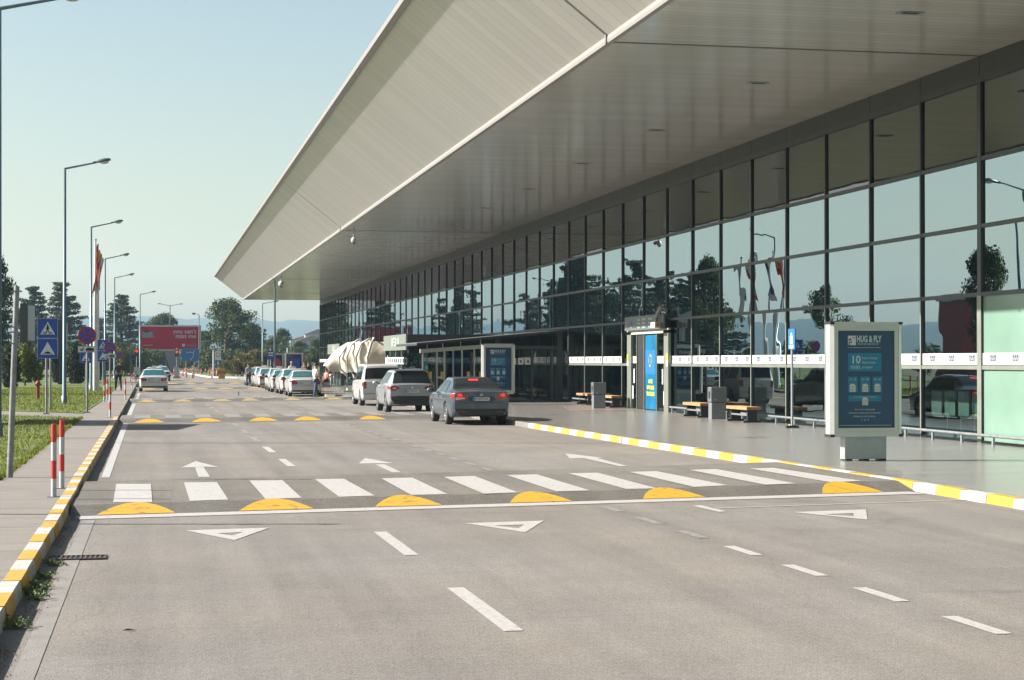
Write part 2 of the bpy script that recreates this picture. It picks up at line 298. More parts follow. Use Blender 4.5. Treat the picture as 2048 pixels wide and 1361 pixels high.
# ------------------------------------------------------------------ mesh builder
class MB:
    def __init__(s): s.v = []; s.f = []; s.m = []; s.mats = []; s.sm = []
    def mi(s, m):
        if m not in s.mats: s.mats.append(m)
        return s.mats.index(m)
    def add(s, vs, fs, m, smooth=False):
        o = len(s.v); s.v += [tuple(v) for v in vs]; k = s.mi(m)
        for f in fs: s.f.append(tuple(i + o for i in f)); s.m.append(k); s.sm.append(smooth)
    def box(s, c, d, m, rot=0.0, mtx=None):
        x, y, z = [q / 2 for q in d]
        vs = [Vector((a, b, e)) for a in (-x, x) for b in (-y, y) for e in (-z, z)]
        if rot: vs = [Matrix.Rotation(rot, 3, 'Z') @ v for v in vs]
        if mtx: vs = [mtx @ v for v in vs]
        vs = [v + Vector(c) for v in vs]
        s.add(vs, [(0, 1, 3, 2), (4, 6, 7, 5), (0, 4, 5, 1), (2, 3, 7, 6), (0, 2, 6, 4), (1, 5, 7, 3)], m); return s
    def b2(s, a, b, m):
        return s.box([(a[i] + b[i]) / 2 for i in range(3)], [abs(b[i] - a[i]) for i in range(3)], m)
    def quad(s, pts, m): s.add(pts, [tuple(range(len(pts)))], m); return s
    def tube(s, path, r, m, n=10, caps=True):
        path = [Vector(p) for p in path]
        rs = r if isinstance(r, (list, tuple)) else [r] * len(path)
        vs = []
        for i, p in enumerate(path):
            t = (path[min(i + 1, len(path) - 1)] - path[max(i - 1, 0)]).normalized()
            a = t.cross(Vector((0, 0, 1)) if abs(t.z) < 0.9 else Vector((0, 1, 0))).normalized(); b = t.cross(a)
            for k in range(n):
                q = 2 * PI * k / n; vs.append(p + (a * math.cos(q) + b * math.sin(q)) * rs[i])
        fs = [(i * n + k, i * n + (k + 1) % n, (i + 1) * n + (k + 1) % n, (i + 1) * n + k) for i in range(len(path) - 1) for k in range(n)]
        s.add(vs, fs, m, True)
        if caps: s.add(vs[:n], [tuple(range(n))], m); s.add(vs[-n:], [tuple(range(n))], m)
        return s
    def sphere(s, c, r, m, nu=14, nv=9):
        rr = r if isinstance(r, (list, tuple)) else (r, r, r); vs = []
        for j in range(nv + 1):
            a = PI * j / nv
            for i in range(nu):
                b = 2 * PI * i / nu
                vs.append((c[0] + rr[0] * math.sin(a) * math.cos(b), c[1] + rr[1] * math.sin(a) * math.sin(b), c[2] + rr[2] * math.cos(a)))
        s.add(vs, [(j * nu + i, j * nu + (i + 1) % nu, (j + 1) * nu + (i + 1) % nu, (j + 1) * nu + i) for j in range(nv) for i in range(nu)], m, True); return s
    def prism(s, poly, y0, y1, m, axis='y'):     # closed polygon in (x,z), extruded along y
        n = len(poly); mk = (lambda p, y: (p[0], y, p[1])) if axis == 'y' else (lambda p, y: (y, p[0], p[1])) if axis == 'x' else (lambda p, y: (p[0], p[1], y))
        vs = [mk(p, y0) for p in poly] + [mk(p, y1) for p in poly]
        s.add(vs, [tuple(range(n)), tuple(range(2 * n - 1, n - 1, -1))] + [(i, (i + 1) % n, n + (i + 1) % n, n + i) for i in range(n)], m); return s
    def text(s, body, loc, size, m, face='-y', align='CENTER', sx=1.0, ext=0.0, bold=0.0):
        cu = bpy.data.curves.new('t', 'FONT'); cu.body = body; cu.size = size; cu.align_x = align; cu.align_y = 'CENTER'; cu.extrude = ext; cu.offset = bold
        cu.resolution_u = 2
        ob = bpy.data.objects.new('t', cu); COL.objects.link(ob)
        dg = bpy.context.evaluated_depsgraph_get(); me = bpy.data.meshes.new_from_object(ob.evaluated_get(dg))
        rot = Matrix.Rotation(R(90), 3, 'X')
        if face == '-x': rot = Matrix.Rotation(R(-90), 3, 'Z') @ rot
        elif isinstance(face, float): rot = Matrix.Rotation(face, 3, 'Z') @ rot
        s.add([rot @ Vector((v.co.x * sx, v.co.y, v.co.z)) + Vector(loc) for v in me.vertices], [tuple(p.vertices) for p in me.polygons], m)
        bpy.data.objects.remove(ob); bpy.data.curves.remove(cu); bpy.data.meshes.remove(me); return s
    def build(s, name, parent=None, loc=None, rotz=0.0):
        me = bpy.data.meshes.new(name); me.from_pydata(s.v, [], s.f)
        for mm in s.mats: me.materials.append(M[mm])
        me.polygons.foreach_set('material_index', s.m); me.polygons.foreach_set('use_smooth', s.sm); me.update()
        o = bpy.data.objects.new(name, me); COL.objects.link(o)
        if parent: o.parent = parent
        if loc is not None: o.location = loc
        if rotz: o.rotation_euler = (0, 0, rotz)
        return o
def empty(name, loc=(0, 0, 0), rotz=0.0):
    o = bpy.data.objects.new(name, None); o.empty_display_size = 0.3; COL.objects.link(o); o.location = loc; o.rotation_euler = (0, 0, rotz); return o
def tag(o, label=None, cat=None, group=None, kind=None):
    if label: o['label'] = label
    if cat: o['category'] = cat
    if group: o['group'] = group
    if kind: o['kind'] = kind
    return o
def copy_tree(o, parent=None):
    c = o.copy(); COL.objects.link(c)
    if parent: c.parent = parent
    for ch in [q for q in bpy.data.objects if q.parent == o]: copy_tree(ch, c)
    return c
def dup(o, loc, rotz=None, label=None, sc=None):
    kids = list(o.children)
    c = o.copy(); COL.objects.link(c); c.location = loc
    if rotz is not None: c.rotation_euler = (0, 0, rotz)
    if sc is not None: c.scale = (sc, sc, sc) if not isinstance(sc, (tuple, list)) else sc
    if label: c['label'] = label
    for k in kids:
        d = k.copy(); COL.objects.link(d); d.parent = c
        for g in list(k.children):
            e = g.copy(); COL.objects.link(e); e.parent = d
    return c
def struct(name, mb): return tag(mb.build(name), kind='structure')

# ------------------------------------------------------------------ ground, road, pavements
NEARY = -25.0
b = MB(); b.quad([(-9000, -600, -0.08), (9000, -600, -0.08), (9000, 9000, -0.08), (-9000, 9000, -0.08)], 'earth'); struct('ground', b)
b = MB()
b.quad([(-1.6, NEARY, 0), (12, NEARY, 0), (12, 205, 0), (-1.9, 205, 0)], 'asphalt')
b.quad([(-1.9, 205, 0), (12, 205, 0), (24, 205, 0), (30, 330, 0), (-14, 330, 0), (-3.0, 240, 0)], 'asphalt')
struct('road', b)
def grid_sheet(name, poly, m, z):
    b = MB(); b.quad([(p[0], p[1], z) for p in poly], m); return struct(name, b)
# left side: kerb line and sidewalk slab
KL = [(-1.09, NEARY), (-1.09, 23.2), (-1.12, 28.5), (-1.18, 55.2), (-1.28, 83), (-1.45, 123.6), (-1.7, 200)]
KR = [(11.10, NEARY), (11.13, 25), (11.0, 31), (10.62, 49), (10.55, 60), (10.5, 92.5), (8.95, 94.3), (8.75, 204)]
def xat(K, y):
    for i in range(len(K) - 1):
        if K[i][1] <= y <= K[i + 1][1]:
            t = (y - K[i][1]) / (K[i + 1][1] - K[i][1]); return K[i][0] + t * (K[i + 1][0] - K[i][0])
    return K[-1][0]
b = MB(); n = len(KL)
off = 0.16
pts = [(x - off, y) for x, y in KL]
b.prism([(p[0], p[1]) for p in pts] + [(-40, 200), (-40, NEARY)], -0.05, 0.118, 'sidewalk', axis='z'); struct('sidewalk', b)
b = MB(); pts = [(x + off, y) for x, y in KR]
b.prism([(p[0], p[1]) for p in pts][::-1] + [(50, NEARY), (50, 204)], -0.05, 0.118, 'tiles', axis='z'); struct('forecourt', b)
def kerb(name, K, side, paint, phase, y0, y1, faded=False):
    b = MB(); y = y0; k = 0
    step = 0.79
    ys = []
    yy = phase - step * 60
    while yy < y1:
        if yy >= y0: ys.append(yy)
        yy += step
    rnd = random.Random(5)
    for y in ys:
        idx = round((y - phase) / step)
        m = ('kerb_yellow', 'kerb_white')[idx % 2] if paint[0] <= y <= paint[1] else ('kerb_grey' if not faded else ('kerb_faded', 'kerb_grey', 'kerb_faded')[idx % 3])
        xa, xb = xat(K, y), xat(K, min(y + step, y1))
        h = 0.13; g = 0.004
        if side < 0: A = [(xa - off, h), (xa - 0.015, h), (xa + 0.0, h - 0.015), (xa + 0.012, 0.0)]; B = [(p[0] - xa + xb, p[1]) for p in A]
        else: A = [(xa + off, h), (xa + 0.015, h), (xa, h - 0.015), (xa - 0.012, 0.0)]; B = [(p[0] - xa + xb, p[1]) for p in A]
        jx = (rnd.random() - 0.5) * 0.012; jz = (rnd.random() - 0.5) * 0.008
        A = [(p[0] + jx, p[1] + (jz if p[1] > 0 else 0)) for p in A]; B = [(p[0] + jx, p[1] + (jz if p[1] > 0 else 0)) for p in B]
        va = [(p[0], y + g, p[1]) for p in A]; vb = [(p[0], y + step - g, p[1]) for p in B]
        b.add(va + vb, [(i, i + 1, 5 + i, 4 + i) for i in range(3)] + [(0, 1, 2, 3), (7, 6, 5, 4)], m)
    return struct(name, b)
kerb('kerb_left', KL, -1, (-30, 58), 13.47, NEARY, 200, True)
kerb('kerb_right', KR, 1, (-30, 49.5), 29.3, NEARY, 91.5)
kerb('kerb_taxi_rank', KR, 1, (94.0, 95.2), 94.35, 94.3, 203.5)
b = MB()
b.prism([(10.5, 92.5), (8.95, 94.3), (9.1, 94.42), (10.66, 92.6)], 0, 0.13, 'kerb_grey', axis='z'); struct('kerb_corner', b)
# far kerb of the island at the end
b = MB(); fk = [G(360, 746, 0), G(387, 750.5, 0), G(418, 756, 0), G(492, 757.5, 0), G(560, 758, 0)]
for i in range(len(fk) - 1):
    p, q = fk[i], fk[i + 1]; d = (q - p).normalized(); nrm = Vector((-d.y, d.x, 0)) * 0.3; u = Vector((0, 0, 0.16))
    b.add([p, q, q + nrm, p + nrm, p + u, q + u, q + nrm + u, p + nrm + u], [(4, 5, 6, 7), (0, 1, 5, 4), (2, 3, 7, 6), (0, 3, 7, 4), (1, 2, 6, 5)], 'kerb_white')
struct('kerb_island', b)
# lawn pieces with a narrow path between
grid_sheet('lawn_near', [(-2.34, 27.8), (-2.38, 57.6), (-3.4, 58.8), (-5.6, 61.6), (-30, 88), (-30, 27.8)], 'lawn', 0.135)
grid_sheet('lawn_far', [(-2.5, 62.5), (-2.4, 85), (-2.7, 123), (-3.2, 200), (-40, 200), (-30, 92), (-5.6, 66.4)], 'lawn', 0.136)
grid_sheet('lawn_island', [tuple(fk[1])[:2], tuple(fk[2])[:2], tuple(fk[3])[:2], tuple(fk[4])[:2], (60, 205), (60, 400), (6, 400)], 'lawn', 0.10)
rnd = random.Random(3)
def pip(x, y, poly):
    c = False; j = len(poly) - 1
    for i in range(len(poly)):
        xi, yi = poly[i]; xj, yj = poly[j]
        if (yi > y) != (yj > y) and x < (xj - xi) * (y - yi) / (yj - yi) + xi: c = not c
        j = i
    return c
LP1 = [(-2.36, 27.8), (-2.40, 57.6), (-3.4, 58.8), (-5.6, 61.6), (-14, 70.7), (-9, 45), (-7, 27.8)]
LP2 = [(-2.55, 62.8), (-2.5, 85), (-2.8, 123), (-9, 123), (-12, 80), (-5.6, 66.8)]
b = MB(); vs = []; fs = []
def blade(x, y, z, h, w):
    a = rnd.random() * 6.28; dx = math.cos(a) * w; dy = math.sin(a) * w; lx = (rnd.random() - 0.5) * h; ly = (rnd.random() - 0.5) * h
    o = len(vs); vs.extend([(x - dx, y - dy, z), (x + dx, y + dy, z), (x + lx, y + ly, z + h)]); fs.append((o, o + 1, o + 2))
for i in range(60000):
    x = -2.3 - rnd.random() * 11; y = 27.8 + (rnd.random() ** 1.5) * 43
    if pip(x, y, LP1): blade(x, y, 0.13, 0.03 + rnd.random() * 0.04 + (0.03 if noise.noise((x * 0.8, y * 0.8, 0)) > 0.2 else 0), 0.012)
for i in range(26000):
    x = -2.4 - rnd.random() * 9; y = 62.5 + rnd.random() * 60
    if pip(x, y, LP2): blade(x, y, 0.13, 0.04 + rnd.random() * 0.05, 0.02)
for i in range(1800):                                        # ragged edge on the pavement side
    y = 27.8 + rnd.random() * 30; blade(-2.36 + rnd.gauss(0, 0.035), y, 0.118, 0.04 + rnd.random() * 0.05, 0.014)
for i in range(1500):
    blade(-2.36 - rnd.random() * 5, 27.8 + rnd.gauss(0, 0.06), 0.118, 0.04 + rnd.random() * 0.05, 0.012)
b.add(vs, fs, 'grass'); tag(b.build('grass'), 'short green grass blades growing on the lawn beside the left pavement', 'grass', kind='stuff')

# ------------------------------------------------------------------ raised crossings
def TZ(x): return 0.09 + 0.030 * max(0, min(1, (x - 5.5) / 5)) ** 1.5
def table(name, fl, fr, tl, tr, bl, br):
    b = MB(); z = 0.09
    fl, fr, tl, tr, bl, br = [Vector(p) for p in (fl, fr, tl, tr, bl, br)]
    def lerp(a, c, n=24): return [a + (c - a) * i / n for i in range(n + 1)]
    f = lerp(fl, fr); t = lerp(tl, tr); k = lerp(bl, br)
    rn = random.Random(7)
    rows = [[Vector((p.x, p.y, 0.003)) for p in f]]
    for w_ in (0.33, 0.66): rows.append([Vector((p.x + (q.x - p.x) * w_, p.y + (q.y - p.y) * w_, 0.003 + 0.087 * w_ + rn.uniform(-.002, .002))) for p, q in zip(f, t)])
    rows += [[Vector((p.x, p.y, z)) for p in t], [Vector((p.x, p.y, z)) for p in k], [Vector((p.x, p.y + 1.0, 0.003)) for p in k]]
    if 22 < fl.y < 23:
        for r_ in rows[1:5]:
            for p in r_: p.z *= TZ(p.x) / 0.09
    vs = [p for r_ in rows for p in r_]; m_ = 25
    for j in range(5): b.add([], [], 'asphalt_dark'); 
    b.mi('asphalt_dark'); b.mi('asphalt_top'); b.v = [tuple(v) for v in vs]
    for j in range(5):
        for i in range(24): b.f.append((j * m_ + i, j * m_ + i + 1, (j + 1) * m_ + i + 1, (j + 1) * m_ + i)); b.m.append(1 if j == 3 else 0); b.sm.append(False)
    return struct(name, b)
def p2(v): return (v[0], v[1], 0)
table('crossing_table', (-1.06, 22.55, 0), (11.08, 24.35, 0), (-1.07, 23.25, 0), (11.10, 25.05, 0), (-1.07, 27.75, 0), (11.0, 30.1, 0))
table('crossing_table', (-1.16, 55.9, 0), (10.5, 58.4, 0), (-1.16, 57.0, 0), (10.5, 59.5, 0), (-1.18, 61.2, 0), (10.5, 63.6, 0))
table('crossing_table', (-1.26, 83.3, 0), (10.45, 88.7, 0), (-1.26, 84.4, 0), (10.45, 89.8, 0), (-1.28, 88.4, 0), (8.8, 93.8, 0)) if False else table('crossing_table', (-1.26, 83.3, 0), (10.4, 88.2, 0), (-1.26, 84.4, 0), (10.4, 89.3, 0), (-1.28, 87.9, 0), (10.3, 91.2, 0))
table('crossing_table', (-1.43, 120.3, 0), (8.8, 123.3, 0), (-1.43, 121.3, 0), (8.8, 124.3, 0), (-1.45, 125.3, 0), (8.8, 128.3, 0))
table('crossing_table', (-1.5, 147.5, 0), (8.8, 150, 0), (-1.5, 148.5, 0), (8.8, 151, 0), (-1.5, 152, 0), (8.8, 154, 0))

# ------------------------------------------------------------------ markings
ZT = 0.096; ZM = 0.005
zeb = MB(); whi = MB(); fad = MB(); yel = MB()
def zc1(off, s, pts): return [(off[0] + x / s, off[1] + y / s) for x, y in pts]
A1 = lambda pts: zc1((140, 880), 3.4133, pts); A2 = lambda pts: zc1((700, 880), 3.4133, pts); A3 = lambda pts: zc1((1250, 880), 2.9257, pts)
A4 = lambda pts: zc1((1000, 860), 1.9542, pts); A5 = lambda pts: zc1((220, 780), 4.6545, pts)
def put(mb, pts, z, m): mb.quad([G(x, y, z) for x, y in pts], m)
for st in [A1([(318, 300), (555, 300), (565, 425), (298, 425)]), A1([(780, 290), (1005, 288), (1083, 407), (820, 416)]), A1([(1227, 277), (1452, 275), (1583, 395), (1335, 402)]),
           [(630.8, 958.5), (688, 957.6), (749.8, 991.3), (679, 993.7)], A2([(215, 262), (425, 257), (668, 370), (420, 375)]), A2([(640, 252), (850, 246), (1145, 358), (915, 367)]),
           A2([(1070, 240), (1275, 235), (1640, 345), (1410, 351)]), A2([(1490, 228), (1690, 224), (2099, 331), (1885, 334)]),
           A3([(25, 187), (185, 183), (600, 265), (405, 275)]), A3([(375, 175), (530, 170), (1000, 255), (820, 262)]), A3([(725, 167), (865, 163), (1385, 240), (1205, 248)])]:
    P0 = [G(x, y, ZT) for x, y in st]; zeb.quad([G(x, y, TZ(p.x) + 0.006) for (x, y), p in zip(st, P0)], 'mark_white')
def dome(mb, xc, yf, w, dy, skew, zt=0.096, my='mark_yellow'):     # yellow half-moon on the ramp; yf front line y at xc, dy ramp length
    pts = []
    for k in range(13):
        u = -math.cos(PI * k / 12); x = xc + w / 2 * u; t = 1 - abs(u) ** 1.9; zq = (TZ(x) + 0.006) if zt is None else zt
        pts.append((x, yf + skew * (x - xc) + dy * t, 0.012 + (zq - 0.003) * t))
    bs_ = [(p[0], yf + skew * (p[0] - xc), 0.012) for p in pts]; vs_ = []
    for p, q_ in zip(bs_, pts):
        for w_ in (0, 0.5, 1): vs_.append(tuple(a + (c - a) * w_ for a, c in zip(p, q_)))
    mb.add(vs_, [(3 * k + j, 3 * k + 3 + j, 3 * k + 4 + j, 3 * k + 1 + j) for k in range(12) for j in range(2)], my)
for px, py in [(133.0 + 140, 0), (0, 0)][:0]: pass
SK1 = (24.35 - 22.55) / 12.14
def front1(x): return 22.55 + SK1 * (x + 1.06)
for (u0, u1, v) in [(*[q[0] for q in A1([(190, 503), (722, 495)])], 1026), (*[q[0] for q in A1([(1150, 485), (1670, 470)])], 1020), (*[q[0] for q in A2([(160, 460), (640, 450)])], 1013),
                    (*[q[0] for q in A2([(1080, 437), (1540, 425)])], 1006), (*[q[0] for q in A3([(95, 352), (505, 342)])], 998.6), (*[q[0] for q in A3([(1115, 317), (1525, 305)])], 986.3)]:
    a = G(u0, v, 0); c = G(u1, v, 0); xm = (a.x + c.x) / 2; w = c.x - a.x
    dome(yel, xm, front1(xm) + 0.03, w, 0.72, SK1, None)
def row2(pxs, zc, w, X0, Y0, sk, front, dy=0.95):
    for px in pxs:
        p = D(px, zc); x = p.x; dome(yel, x, Y0 + sk * (x - X0) + 0.02, w, dy, sk, 0.094, 'mark_yellow' if Y0 < 70 else 'mark_yellow_old')
row2([299, 412, 527, 619.5, 757], 56.5, 0.95, -1.16, 55.9, 2.5 / 11.66, None)
row2([294, 365, 445.5, 505, 595, 686], 83.5, 0.95, -1.26, 83.3, 4.9 / 11.66, None)
row2([296, 400, 452, 513], 120.5, 1.2, -1.43, 120.3, 3 / 10.2, None)
row2([343, 380, 418.6, 472], 147.5, 1.2, -1.5, 147.5, 2.5 / 10.3, None)
def stripes(Y0, Y1, sk, X0, x_start, nmax, pitch=0.99, w=0.52):
    for k in range(nmax):
        x = x_start + k * pitch
        zeb.quad([(x, Y0 + sk * (x - X0), ZT), (x + w, Y0 + sk * (x + w - X0), ZT), (x + w, Y1 + sk * (x + w - X0), ZT), (x, Y1 + sk * (x - X0), ZT)], 'mark_faded')
stripes(57.5, 60.8, 2.5 / 11.66, -1.16, -0.70, 11)
stripes(84.8, 87.4, 4.0 / 11.66, -1.26, -0.70, 11)
stripes(121.8, 125.0, 3 / 10.2, -1.43, -0.8, 9)
def wline(mb, x0, y0, x1, y1, w, m, z=ZM):
    d = Vector((x1 - x0, y1 - y0, 0)).normalized(); nn = Vector((-d.y, d.x, 0)) * w / 2
    a = Vector((x0, y0, z)); c = Vector((x1, y1, z)); mb.quad([a - nn, c - nn, c + nn, a + nn], m)
wline(whi, -0.95, 22.32, 11.0, 24.12, 0.44, 'mark_white', 0.007)
wline(fad, -1.0, 55.65, 10.4, 58.05, 0.4, 'mark_faded', 0.008)
wline(fad, -1.0, 82.95, 10.2, 87.7, 0.4, 'mark_faded', 0.008)
put(whi, A1([(762, 188), (860, 145), (1017, 185), (915, 183), (855, 187)]), ZM, 'mark_white'); put(whi, A1([(856, 188), (914, 185), (957, 252), (880, 252)]), ZM, 'mark_white')
put(whi, A2([(60, 162), (103, 124), (300, 159)]), ZM, 'mark_white'); put(whi, A2([(175, 168), (235, 166), (348, 220), (285, 220)]), ZM, 'mark_white')
put(whi, A2([(1470, 93), (1735, 122), (1500, 127)]), ZM, 'mark_white'); put(whi, A2([(1595, 125), (1665, 118), (1890, 178), (1845, 181)]), ZM + 0.002, 'mark_white')
def ring3(mb, o, i, z, m):
    O = [G(x, y, z) for x, y in o]; I = [G(x, y, z) for x, y in i]
    mb.add(O + I, [(k, (k + 1) % 3, 3 + (k + 1) % 3, 3 + k) for k in range(3)], m)
ring3(whi, A1([(790, 617), (1365, 598), (1125, 683)]), A1([(1005, 637), (1185, 628), (1110, 652)]), ZM, 'mark_white')
ring3(whi, A2([(785, 568), (1325, 550), (1195, 630)]), A2([(985, 584), (1190, 577), (1150, 603)]), ZM, 'mark_white')
ring3(whi, A3([(975, 422), (1408, 406), (1417, 466)]), A3([(1170, 435), (1335, 428), (1337, 447)]), ZM, 'mark_white')
a = G(1250 + 510 / 2.9257, 880 + 402 / 2.9257); c = G(1250 + 2040 / 2.9257, 880 + 350 / 2.9257); wline(whi, a.x, a.y, c.x, c.y, 0.07, 'mark_white')
y = 12.38
for k in range(38):
    Y0 = 12.38 + 5.02 * k
    if 21.5 < Y0 < 29 or 53 < Y0 < 62 or 81 < Y0 < 90: continue
    x = 2.53 - 0.004 * (Y0 - 12); wline(whi if Y0 < 40 else fad, x, Y0, x - 0.01, Y0 + 2.45, 0.145, 'mark_white' if Y0 < 40 else 'mark_faded')
for k in range(26):
    Y0 = 11.55 + 1.72 * k
    if 22.2 < Y0 < 30: continue
    x = 5.93 - 0.005 * (Y0 - 11); wline(whi if Y0 < 17 else fad, x, Y0, x - 0.005, Y0 + 0.88, 0.13, 'mark_white' if Y0 < 17 else 'mark_faded')
for k in range(8):
    Y0 = 64 + k * 4.9; wline(fad, 5.7, Y0, 5.68, Y0 + 3.2, 0.12, 'mark_faded')
put(whi, A4([(750, 296), (785, 294), (885, 318), (855, 320)]), ZM, 'mark_white')
put(whi, [(247, 847), (257, 847), (220, 955), (203, 955)], ZM, 'mark_white')
put(whi, A5([(208, 130), (243, 130), (200, 237), (158, 237)]), ZM, 'mark_white')
put(whi, A5([(262, 30), (285, 30), (262, 90), (238, 90)]), ZM, 'mark_white')
put(fad, [(1003, 876), (1012, 875), (1050, 877), (1040, 878)], ZM, 'mark_faded')
put(fad, [(990, 846), (1004, 845), (1012, 847), (996, 848)], ZM, 'mark_faded')
wline(fad, -0.80, -10, -0.80, 22.0, 0.14, 'mark_old', 0.004)
struct('zebra_markings', zeb); struct('road_markings', whi); struct('faded_road_markings', fad); struct('ramp_markings', yel)
# reddish band and thin yellow line on the forecourt
b = MB(); a = G(1100, 819, .12); c = G(1290, 828, .12)
wline(b, a.x, a.y, c.x, c.y, 0.06, 'mark_yellow', 0.123); struct('forecourt_line', b)
M['tiles_red'] = mat('tiles_red', (0.21, 0.165, 0.15), 0.3, var=0.15)
b = MB(); b.quad([G(1120, 812, .122), G(1292, 812, .122), G(1300, 820, .122), G(1140, 822, .122)], 'tiles_red'); struct('forecourt_red_tiles', b)

# ------------------------------------------------------------------ terminal building
XF = 18.0; PITCH = 3.055; YJ = 36.1; ZC = 8.75; XE = 9.46; XU = 6.40; ZU = 11.25; YEND = 197.0
Y0B = YJ - 17 * PITCH
term = empty('terminal_building', (XF, 20, 0)); tag(term, 'long glass-fronted airport terminal with a deep pale overhanging roof', 'building')
O = Vector((XF, 20, 0))
def part(mb, name, parent=term, **kw):
    o = mb.build(name, parent); o.location = -O if parent == term else (0, 0, 0); return o
ZR = [0.16, 1.80, 3.43, 4.95, 6.45, 8.15]
rw = random.Random(11)
def pane_mesh(mb, y0, y1, z0, z1, m):
    n = 5; tx = rw.gauss(0, 0.005); tz = rw.gauss(0, 0.0025); bul = rw.gauss(0.0015, 0.002); vs = []
    for j in range(n + 1):
        for i in range(n + 1):
            u = i / n; w = j / n
            vs.append((XF + (u - .5) * tx + (w - .5) * tz + bul * (u * (1 - u) * 4) * (w * (1 - w) * 4), y0 + (y1 - y0) * u, z0 + (z1 - z0) * w))
    mb.add(vs, [(j * (n + 1) + i, j * (n + 1) + i + 1, (j + 1) * (n + 1) + i + 1, (j + 1) * (n + 1) + i) for j in range(n) for i in range(n)], m, True)
rest = MB()
NC = int((YEND - Y0B) / PITCH) + 1
for c_ in range(NC):
    ya = Y0B + c_ * PITCH; yb = min(ya + PITCH, YEND)
    if yb - ya < 0.3: continue
    for r_ in range(5):
        za, zb = ZR[r_], ZR[r_ + 1]
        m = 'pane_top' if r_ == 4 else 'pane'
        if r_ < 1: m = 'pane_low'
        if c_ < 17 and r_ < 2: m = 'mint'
        if 15 <= c_ < 35:
            q = MB(); pane_mesh(q, ya, yb, za, zb, m); part(q, 'window_pane')
        else: pane_mesh(rest, ya, yb, za, zb, m)
tag(part(rest, 'window_panes'), kind='stuff')
for c_ in range(NC + 1):
    y = min(Y0B + c_ * PITCH, YEND); q = MB()
    dbl = c_ in (17, 35, 53)
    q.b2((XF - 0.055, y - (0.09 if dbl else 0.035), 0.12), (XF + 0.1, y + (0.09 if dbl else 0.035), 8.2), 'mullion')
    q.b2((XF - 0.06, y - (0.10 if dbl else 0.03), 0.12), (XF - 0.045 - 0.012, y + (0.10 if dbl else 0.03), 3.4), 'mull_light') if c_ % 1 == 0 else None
    if c_ >= 12: part(q, 'mullion')
for z in ZR[1:5]:
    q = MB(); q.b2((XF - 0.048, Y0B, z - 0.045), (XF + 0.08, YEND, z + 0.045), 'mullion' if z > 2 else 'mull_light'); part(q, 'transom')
q = MB(); q.b2((XF - 0.052, Y0B, 8.15), (XF + 0.1, YEND, 8.30), 'mullion')
for c_ in range(NC): q.b2((XF - 0.03, Y0B + c_ * PITCH + 0.012, 8.30), (XF + 0.1, min(Y0B + (c_ + 1) * PITCH, YEND) - 0.012, ZC - 0.004), 'fascia')
q.b2((XF - 0.01, Y0B, 8.30), (XF + 0.09, YEND, ZC - 0.006), 'black'); part(q, 'fascia')
q = MB(); q.b2((XF - 0.045, Y0B, 0.118), (XF + 0.05, YEND, 0.18), 'mullion'); part(q, 'sill')
# white manifestation band with the small square emblems
dyA = (F * XF / CC / (1345 - 313) - XF * SS) / CC; dyB = (F * XF / CC / (1262 - 313) - XF * SS) / CC
q = MB()
for c_ in range(12, NC):
    ya = Y0B + c_ * PITCH
    if yb > YEND: pass
    if dyA < ya + PITCH / 2 < dyB: continue
    y2 = min(ya + PITCH, YEND) - 0.05
    if 24.2 < c_ + 0.5 < 24.8: pass
    q.b2((XF - 0.022, ya + 0.05, 1.86), (XF - 0.012, y2, 2.12), 'band_white')
    for e in range(3):
        yc = ya + 0.42 + e * 1.02
        if ya > 130: continue
        q.b2((XF - 0.026, yc - 0.14, 1.935), (XF - 0.0215, yc + 0.14, 2.075), 'band_logo')
        for (a0, a1, z0, z1) in [(-.105, -.09, 1.935, 2.03), (-.05, -.035, 1.97, 2.075), (-.008, .008, 1.935, 2.01), (.035, .05, 1.97, 2.075), (.09, .105, 1.935, 2.03)]:
            q.b2((XF - 0.0275, yc + a0, z0), (XF - 0.0255, yc + a1, z1), 'band_white')
part(q, 'sticker_band')
# roof: ceiling, sloping soffit, edge trims, joints, top
q = MB(); q.b2((XE, Y0B, ZC), (XF + 0.6, YEND, ZC + 0.05), 'ceiling'); part(q, 'ceiling')
q = MB(); q.prism([(XE - 0.05, ZC + 0.13), (XU, ZU), (XU + 0.08, ZU + 0.06), (XE + 0.02, ZC + 0.19)], Y0B, YEND, 'soffit'); part(q, 'sloping_soffit')
q = MB(); q.prism([(XE - 0.06, ZC - 0.03), (XE - 0.075, ZC + 0.04), (XE - 0.055, ZC + 0.14), (XE + 0.0, ZC + 0.12), (XE, ZC - 0.03)], Y0B, YEND + 0.02, 'edge_white')
q.b2((XE, Y0B, ZC - 0.03), (XE + 0.06, YEND + 0.02, ZC - 0.006), 'edge_white'); part(q, 'edge_trim')
q = MB(); q.prism([(XU - 0.02, ZU - 0.04), (XU - 0.16, ZU + 0.02), (XU - 0.18, ZU + 0.16), (XU + 0.1, ZU + 0.30), (XU + 0.1, ZU)], Y0B, YEND + 0.02, 'edge_white')
for k in range(40):
    yy = Y0B + 3 + k * 5.5; q.b2((XU - 0.12, yy, ZU - 0.13), (XU + 0.1, yy + 0.12, ZU - 0.02), 'edge_white') if False else None
part(q, 'gutter')
q = MB(); q.prism([(XU + 0.1, ZU + 0.02), (XU + 0.1, ZU + 0.31), (XF + 4, ZU + 0.9), (XF + 30, ZU + 0.9), (XF + 30, ZU), (XE + 0.4, ZU - 0.1)], Y0B, YEND - 0.02, 'steel')
q.b2((XF + 29.9, Y0B, 0.1), (XF + 30, YEND - 0.02, ZU), 'steel'); part(q, 'roof')
